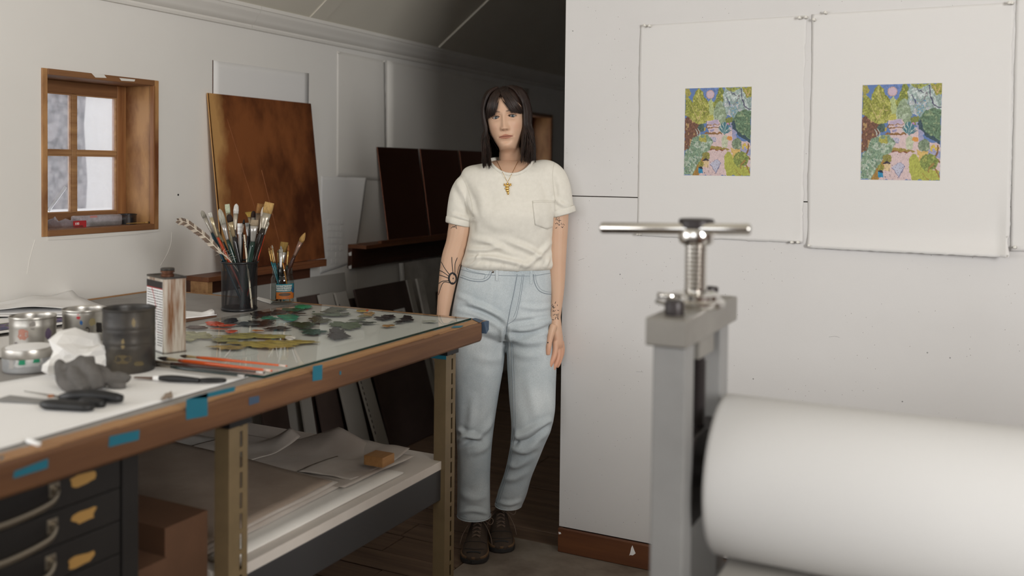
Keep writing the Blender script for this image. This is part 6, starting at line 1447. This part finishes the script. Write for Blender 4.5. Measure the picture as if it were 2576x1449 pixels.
for nm, pts, r in (('fly_seam', [(1301,690),(1293,735),(1283,780),(1275,824)], .0016), ('fly_stitch', [(1318,690),(1312,735),(1304,775),(1296,802),(1277,816)], .0009), ('fly_stitch', [(1314,690),(1308,735),(1300,775),(1292,798)], .0008),
        ('pocket_edge', [(1158,697),(1185,706),(1212,708),(1230,700),(1239,680)], .0016), ('pocket_stitch', [(1160,692),(1186,701),(1211,703),(1226,696),(1234,680)], .0008), ('coin_pocket', [(1172,668),(1176,678),(1200,686),(1220,690),(1217,702)], .0009),
        ('pocket_edge', [(1342,690),(1345,712),(1355,730),(1370,738),(1386,740)], .0016), ('pocket_stitch', [(1347,690),(1350,710),(1359,726),(1372,733),(1386,735)], .0008), ('waistband_seam', [(1160,678),(1200,688),(1240,692),(1298,694)], .0010), ('waistband_seam', [(1302,694),(1340,694),(1392,686)], .0010),
        ('inseam', [(1286,850),(1288,920),(1291,1000),(1292,1070),(1288,1110),(1280,1160),(1266,1215),(1249,1265)], .0014), ('inseam_stitch', [(1290,850),(1293,920),(1296,1000),(1297,1070),(1293,1110),(1285,1160),(1271,1215),(1254,1268)], .0007), ('crotch_seam', [(1275,824),(1274,845)], .0014)):
    drawn(jb, pts, r, nm, 'denim_dark', jeans, 40, .0002)
for x, y0, y1 in ((1250,676,706),(1336,680,714),(1160,660,672)):
    P = [pierce(jb, x, y, .002) for y in np.linspace(y0, y1, 8)]; P = [p for p in P if p is not None]
    if len(P) > 2:
        m = MB(); 
        for a, b2 in zip(P[:-1], P[1:]): m.obox((a+b2)/2, RH*.0052, (b2-a)*.55, FH*.0016)
        m.build('belt_loop', 'denim', jeans, bevel=.0006)
p = pierce(jb, 1240, 684, .001)
if p is not None: m = MB(); m.lathe(p, [(.004,-.001),(.0042,.001),(.0025,.002)], 14, ax=tuple(-FH)); m.build('rivet', 'chrome', jeans)
def hem(T, dy, r, nm):     # stitched hem ring round the leg end
    y, xl, xr, hd, dc = T[-1]; y -= dy; c = B((xl+xr)/2, y, dc); hw = (xr-xl)/2*(W0+dc)/F_PX-.0015; hd -= .0015
    m = MB(); pts = [c+RH*(hw+r*.4)*math.copysign(abs(math.cos(a))**.94, math.cos(a))+FH*(hd+r*.4)*math.copysign(abs(math.sin(a))**.94, math.sin(a)) for a in np.linspace(0, 2*math.pi, 48)]; m.tube(pts, r, 6, cap=False); m.build(nm, 'denim' if nm == 'hem' else 'denim_dark', jeans, smooth=True)
for T_ in (LEGR, LEGL): hem(T_, 1, .0020, 'hem'); hem(T_, 11, .0008, 'hem_stitch')

# ------------------------------------------------------------------ shoes
def shoe(toe_px, heading, label):
    toe = onz(*toe_px, 0.); d = -FH*math.cos(heading)+RH*math.sin(heading); s_ = np.cross(ZZ, d); L_ = .272; heel = toe-d*L_
    t = MB(); prof = [(0,.060,.026),(.05,.078,.031),(.16,.094,.034),(.30,.100,.036),(.42,.094,.038),(.52,.082,.0405),(.62,.068,.0435),(.72,.058,.0465),(.82,.050,.0465),(.90,.042,.0415),(.96,.034,.031),(1,.024,.016)]
    R_ = smoothpath(prof, 46); n = 28; vs = []
    for s, h, w in R_:
        c = heel+d*s*L_
        for k in range(n):
            a = math.pi*2*k/n; x = w*math.copysign(abs(math.cos(a))**.8, math.cos(a)); z = .020+(h-.020)*max(0, math.sin(a))**.75 if math.sin(a) > 0 else .020-.012*abs(math.sin(a)); vs.append(c+s_*x*(1-.18*max(0, math.sin(a))**2)+ZZ*z)
    fs = [(i*n+k, i*n+(k+1) % n, (i+1)*n+(k+1) % n, (i+1)*n+k) for i in range(len(R_)-1) for k in range(n)]+[tuple(range(n-1,-1,-1)), tuple(range((len(R_)-1)*n, len(R_)*n))]
    t.add(vs, fs); sh = t.build('shoe', 'shoe', person, smooth=True); sh['label'] = label
    vt = BVHTree.FromPolygons([Vector(p) for p in vs], [f for f in fs])
    out = [(0,.024),(.04,.034),(.15,.038),(.35,.040),(.55,.045),(.72,.0515),(.84,.0515),(.93,.044),(.98,.028),(1.01,.004)]
    O = smoothpath(out, 30); P = [heel+d*s*L_+s_*w for s, w in O]+[heel+d*s*L_-s_*w for s, w in O[::-1]]
    m = MB(); m.prism([p+ZZ*.001 for p in P], ZZ*.016); m.build('sole', 'shoe_sole', sh, bevel=.003)
    m = MB(); m.prism([heel+d*L_*.5+(p-heel-d*L_*.5)*.985+ZZ*.016 for p in P], ZZ*.010); m.build('midsole', 'shoe_rim', sh, bevel=.003)
    def top(s, x):
        c = heel+d*s*L_+s_*x+ZZ*.2; h = vt.ray_cast(Vector(c), Vector((0,0,-1))); return np.array(h[0])+ZZ*.0012 if h[0] is not None else c-ZZ*.12
    for k in range(5):
        s0 = .66-.062*k; m = MB(); m.tube(smoothpath([top(s0,-.016), top(s0-.012,0)+ZZ*.003, top(s0-.03,.016)], 9), .0019, 6); m.build('lace', 'lace', sh, smooth=True)
        m = MB(); m.tube(smoothpath([top(s0,.016), top(s0-.012,0)+ZZ*.0045, top(s0-.03,-.016)], 9), .0019, 6); m.build('lace', 'lace', sh, smooth=True)
    kn = top(.36, 0)+ZZ*.004
    for sx in (-1, 1):
        m = MB(); m.tube(smoothpath([kn, kn+s_*sx*.028+d*.012+ZZ*.014, kn+s_*sx*.058+d*.02+ZZ*.004, kn+s_*sx*.050+d*.030-ZZ*.012, kn+s_*sx*.02+d*.012, kn], 24), .0017, 6); m.build('lace_bow', 'lace', sh, smooth=True)
        m = MB(); m.tube(smoothpath([kn, kn+s_*sx*.030+d*.03-ZZ*.012, kn+s_*sx*.052+d*.055-ZZ*.045, kn+s_*sx*.060+d*.07-ZZ*.075], 16), .0016, 6); m.build('lace_end', 'lace', sh, smooth=True)
    for s0, w in ((.70,.040),(.845,.036)):
        pts = [top(s0+.05*(1-(x/w)**2), x) for x in np.linspace(-w, w, 13)]; m = MB(); m.tube(pts, .0012, 5); m.build('seam', 'shoe_sole', sh, smooth=True)
    m = MB(); m.tube([top(.93, x)+ZZ*-.001 for x in np.linspace(-.025, .025, 9)], .004, 6); m.build('toe_guard', 'shoe_sole', sh, smooth=True)
shoe((1190,1420), -.06, 'brown laced walking shoe, foot in front'); shoe((1262,1392), .05, 'brown laced walking shoe, foot behind')

# ------------------------------------------------------------------ necklace and tattoos
ch = []
for a in np.linspace(0, 1, 40):
    q = np.array((1258,421))*(1-a)+np.array((1296,420))*a; q = (1247+a*2*30, 399+a*2*60) if a < .5 else (1277+(a-.5)*2*31, 459-(a-.5)*2*63)
    bk = .012 if 425 < q[1] < 446 else .003
    p = pierce(tb, *q, bk); p2 = pierce(bm_, *q, .003)
    if p is None or (p2 is not None and np.linalg.norm(p2-CAM) < np.linalg.norm(p-CAM)): p = p2 if p2 is not None else p
    if p is not None: ch.append(p)
neck = None
if len(ch) > 5:
    m = MB(); m.tube(ch, .0007, 5); neck = m.build('necklace_chain', 'gold', person, smooth=True)
for k, (x, y, rx, rz) in enumerate(((1277,462,3,3),(1276.5,468,5,4),(1271,466,4,2),(1283,466,4,2),(1276,474,5,4),(1277,480,4,4),(1278.5,486,2.5,4),(1272,474,2,2.5),(1269.5,463,2,2),(1284.5,463,2,2))):
    c = pierce(tb, x, y, .005)
    if c is None: continue
    m = MB(); n = 8; vs = []
    for i in range(6):
        ph = math.pi*(i/5-.5)
        for q in range(n):
            th = 2*math.pi*q/n; vs.append(c+RH*rx*MPP*math.cos(ph)*math.cos(th)+FH*.003*math.cos(ph)*math.sin(th)+ZZ*rz*MPP*math.sin(ph))
    m.add(vs, [(i*n+q, i*n+(q+1) % n, (i+1)*n+(q+1) % n, (i+1)*n+q) for i in range(5) for q in range(n)]); m.build('pendant_bead', 'gold', neck or person, smooth=True)
def c6(x, y): return 1060+x/3.293, 560+y/3.293
spider = [[(232,430),(195,380),(165,325)],[(228,445),(180,410),(153,398)],[(222,460),(175,442),(148,434)],[(228,482),(175,486),(135,512)],[(238,498),(180,500),(142,598)],[(262,418),(254,340),(252,285)],[(278,415),(280,340),(298,290)],[(296,425),(306,380),(318,345)]]
for L_ in spider: drawn(bm_, [c6(*q) for q in L_], .0015, 'spider_tattoo_leg', 'ink', person, 24, -.0003, 6)
b = MB(); ring = []
for a in np.linspace(0, 2*math.pi, 24):
    p = pierce(bm_, *c6(258+30*math.cos(a), 462+44*math.sin(a)), .0004)
    if p is not None: ring.append(p)
if len(ring) > 6: m = MB(); m.tube(ring, .0036, 6, cap=False); m.build('spider_tattoo_body', 'ink', person, smooth=True)
for q in ((262,462),(256,500),(268,430)):
    p = pierce(bm_, *c6(*q), .0003)
    if p is not None: m = MB(); m.lathe(p, [(.003,-.001),(.003,.0004),(.001,.0008)], 10, ax=tuple(-FH)); m.build('spider_tattoo_body', 'ink', person)
r = random.Random(12)
for (cx, cy, sx, sy, k) in ((1408,552,9,12,9),(1409,567,8,7,7),(1398,770,8,12,10),(1398,795,9,10,9),(1136,568,6,6,4),(1146,570,4,6,3)):
    for i in range(k):
        x, y = cx+r.uniform(-sx, sx), cy+r.uniform(-sy, sy); a = r.uniform(0, 6.28); l = r.uniform(3, 6)
        drawn(bm_, [(x, y), (x+l*math.cos(a)*.6, y+l*math.sin(a)*.6+1.5), (x+l*math.cos(a), y+l*math.sin(a))], .0009, 'floral_tattoo', 'ink', person, 7, .0, 5)
p = pierce(bm_, 1378.5, 862, .0003)
if p is not None: m = MB(); m.lathe(p, [(.0026,-.001),(.0026,.0004),(.001,.0006)], 10, ax=tuple(-FH)); m.build('dot_tattoo', 'ink', person)

# ------------------------------------------------------------------ hair: shell close to the skull and many separate locks
def surf(v, th, off):
    f, b, w = hts(v); c, s = math.cos(th), math.sin(th); e = .84 if c > 0 else .92
    u = (w+off)*math.copysign(abs(s)**e, s); n = NMID+((f+off-NMID) if c > 0 else (b-off-NMID))*math.copysign(abs(c)**e, c)*(1 if c > 0 else -1)*(1 if c > 0 else -1)
    if c <= 0: n = NMID-(NMID-(b-off))*abs(c)**e
    return np.array((u, v+off*.8*max(0, (v-.05)/.055), n))
hm = MB(); rr = random.Random(4)
G = [[head_w(*surf(v, th, .007)) for th in np.radians(np.linspace(56, 304, 64))] for v in np.linspace(.104, -.115, 30)]; hm.grid(G)
G = [[head_w(*surf(.104+(.070-.062*(abs(th)/1.15)**2.2-.104)*q, th, .005)) for th in np.radians(np.linspace(-70, 70, 44))] for q in np.linspace(0, 1, 9)]; hm.grid(G)
def lock(P, r0, n=18, taper=.25, flat=None):
    Q = smoothpath(P, n); R_ = [r0*(.75+.5*math.sin(math.pi*min(1, .2+i/(n-1))))*(1 if i < n*.7 else 1-(1-taper)*((i-n*.7)/(n*.3))) for i in range(n)]
    hm.tube(Q, R_, 4, cap=False, flat=flat)
clumps = []
for i in range(110):
    sd = -1 if i % 2 else 1; th = math.radians(rr.uniform(56, 180) if i > 44 else rr.uniform(53, 108)); fr_ = max(0, 1-(th-1.0)/.95)
    clumps.append(dict(sd=sd, th=th*sd, off=rr.uniform(.0085, .012), fr=fr_, L=rr.uniform(.122, .146) if rr.random() < .85 else rr.uniform(.085, .115), fl=rr.gauss(.011 if sd < 0 else .015, .008), fw=(.050*fr_+.006)*rr.uniform(.8, 1.1), inn=rr.gauss(0, .005), wav=rr.gauss(0, .0045), inw=-.024*fr_*rr.uniform(.3, 1.0), ph=rr.uniform(0, 6)))
for i in range(2700):
    c_ = clumps[i % 110]; sd = c_['sd']; th = c_['th']+rr.gauss(0, .07); th = math.copysign(max(abs(th), .91), sd); off = c_['off']+rr.uniform(-.003, .003); j = rr.gauss(0, .0034)
    pts = [head_w(*surf(v, th*min(1, .55+.45*k/3), off)) for k, v in enumerate((.103, .092, .07, .035))]+[head_w(*surf(v, th, off+.002)) for v in (.0, -.035)]
    base = pts[-1]; outw = h_r*math.copysign(1, sd); L_ = c_['L']*rr.uniform(.93, 1.03); ctr = head_w(*surf(-.035, c_['th'], c_['off']+.002))
    for s in (.25, .5, .75, 1.0):      # strands of one lock close up towards its tip
        q = base*(1-.62*s)+ctr*(.62*s)
        pts.append(q-ZZ*L_*s+outw*(c_['fl']*s+c_['inw']*s*s+c_['wav']*math.sin(s*4+c_['ph']))-FH*c_['fw']*s**1.2+FH*c_['inn']*s+(outw*j-FH*j*.7)*(1-.5*s))
    lock(pts, rr.uniform(.0010, .0019), 20, .10, (1.3,.75))
for i in range(640):          # parted fringe sweeping to both sides
    sd = -1 if i % 2 else 1; q = rr.random()**.9
    ue = (-.031-.044*q) if sd < 0 else (.030+.048*q); ve = (.0105-.013*q if sd < 0 else .0135-.010*q)+rr.gauss(0, .0022)
    u0 = -.005+sd*(.001+.030*q); off = rr.uniform(.004, .010)
    def fpt(u, v, o):
        f, b, w = hts(v); s = min(.999, abs(u)/(w+o)); n = NMID+(f+o-NMID)*math.sqrt(max(0, 1-s**2.4))**.84; return head_w(u, v, n)
    um = u0*.35+ue*.65
    P = [head_w(*surf(.103, sd*.6, off)), fpt(u0*1.0, .088, off+.002), fpt(u0*.72+ue*.28+sd*.002, .064, off+.003), fpt(um, .036, off+.002), fpt(ue, ve, off-.001+.002*q)]
    lock(P, rr.uniform(.0009, .0017), 18, .15)
for i in range(240):          # crown hair running forward over the top of the head
    u = max(-.036, min(.036, rr.gauss(0, .024))); o_ = rr.uniform(.0, .006); P = [head_w(u*1.25, .045, -.103-o_), head_w(u*1.2, .088, -.083-o_*.5), head_w(u*1.1, .1105+o_*.6-.35*u*u/.03, -.035), head_w(u*.95-.003, .1085+o_*.5-.4*u*u/.03, .012), head_w(u*.95-.004, .094+o_*.5-.45*u*u/.03, .050), head_w(u*1.15-.005, .078-.3*u*u/.03, .0715+o_*.5)]; lock(P, rr.uniform(.0012, .0022), 18, .3)
for i in range(460):          # hair between fringe and sides
    sd = -1 if i % 2 else 1; q = rr.random(); off = rr.uniform(.006, .011)
    P = [head_w(*surf(.103, sd*(.7+.4*q), off)), head_w(*surf(.088, sd*(.78+.34*q), off+.003)), head_w(*surf(.064, sd*(.82+.36*q), off+.003)), head_w(*surf(.036, sd*(.90+.32*q), off+.002)), head_w(*surf(.006-.02*q+rr.gauss(0, .003), sd*(1.0+.25*q), off))]; lock(P, rr.uniform(.0014, .0024), 16, .2)
for i in range(26):           # loose wisps at the fringe centre and ends
    sd = rr.choice((-1, 1)); ue = sd*rr.uniform(.022, .036); P = [fpt(-.005, .084, .008), fpt(-.005+sd*.006, .060, .008), fpt(ue*.75, .034, .008), fpt(ue, rr.uniform(.010, .022), .006)]; lock(P, .0006, 14, .2)
hair = hm.build('hair', 'hair', person, smooth=True, fix=False)

# ================================================================== cloth rag: soft rolls of fabric grown together
wr = float((onz(232,978,TZ)-CAM)@FW); K = wr/F_PX
rg = MB()
for pts, r_ in (([(146,912,.01),(166,926,-.005),(200,914,-.01),(238,906,.0)],15), ([(150,916,.0),(160,950,-.02),(178,972,-.03),(205,978,-.035)],19), ([(198,906,.0),(224,926,-.02),(240,952,-.03),(246,976,-.035)],19), ([(182,930,-.015),(198,952,-.035),(216,980,-.045)],20), ([(238,926,.01),(264,942,.0),(272,966,-.01)],17), ([(252,948,.0),(284,948,.005),(308,950,.01),(322,958,.01)],15), ([(272,964,-.01),(300,969,-.005),(318,968,.0)],13), ([(160,940,.02),(205,940,.025),(250,945,.03)],28), ([(170,965,-.0),(220,965,-.0),(262,968,.0)],22)):
    P = smoothpath(pts, 14); rg.tube([dep(p[0], p[1], wr+p[2]) for p in P], [r_*K*(.62+.38*math.sin(math.pi*(.12+.76*i/13))) for i in range(14)], 12)
RV, RN, RF = remesh(rg, .0022, 3, .5)
RV = RV+RN*np.array([.0022*mnoise.noise(tuple(p*34))+.0012*mnoise.noise(tuple(p*90)) for p in RV])[:, None]
RV[:, 2] = np.maximum(RV[:, 2], TZ+.0026)
b = MB(); b.v = [tuple(p) for p in RV]; b.f = RF; b.c = [None]*len(RF); b.m = [0]*len(RF)
tag(b.build('grey_rag', 'cloth_grey', smooth=True, fix=False), 'crumpled dark grey cloth rag on the white sheet', 'rag')
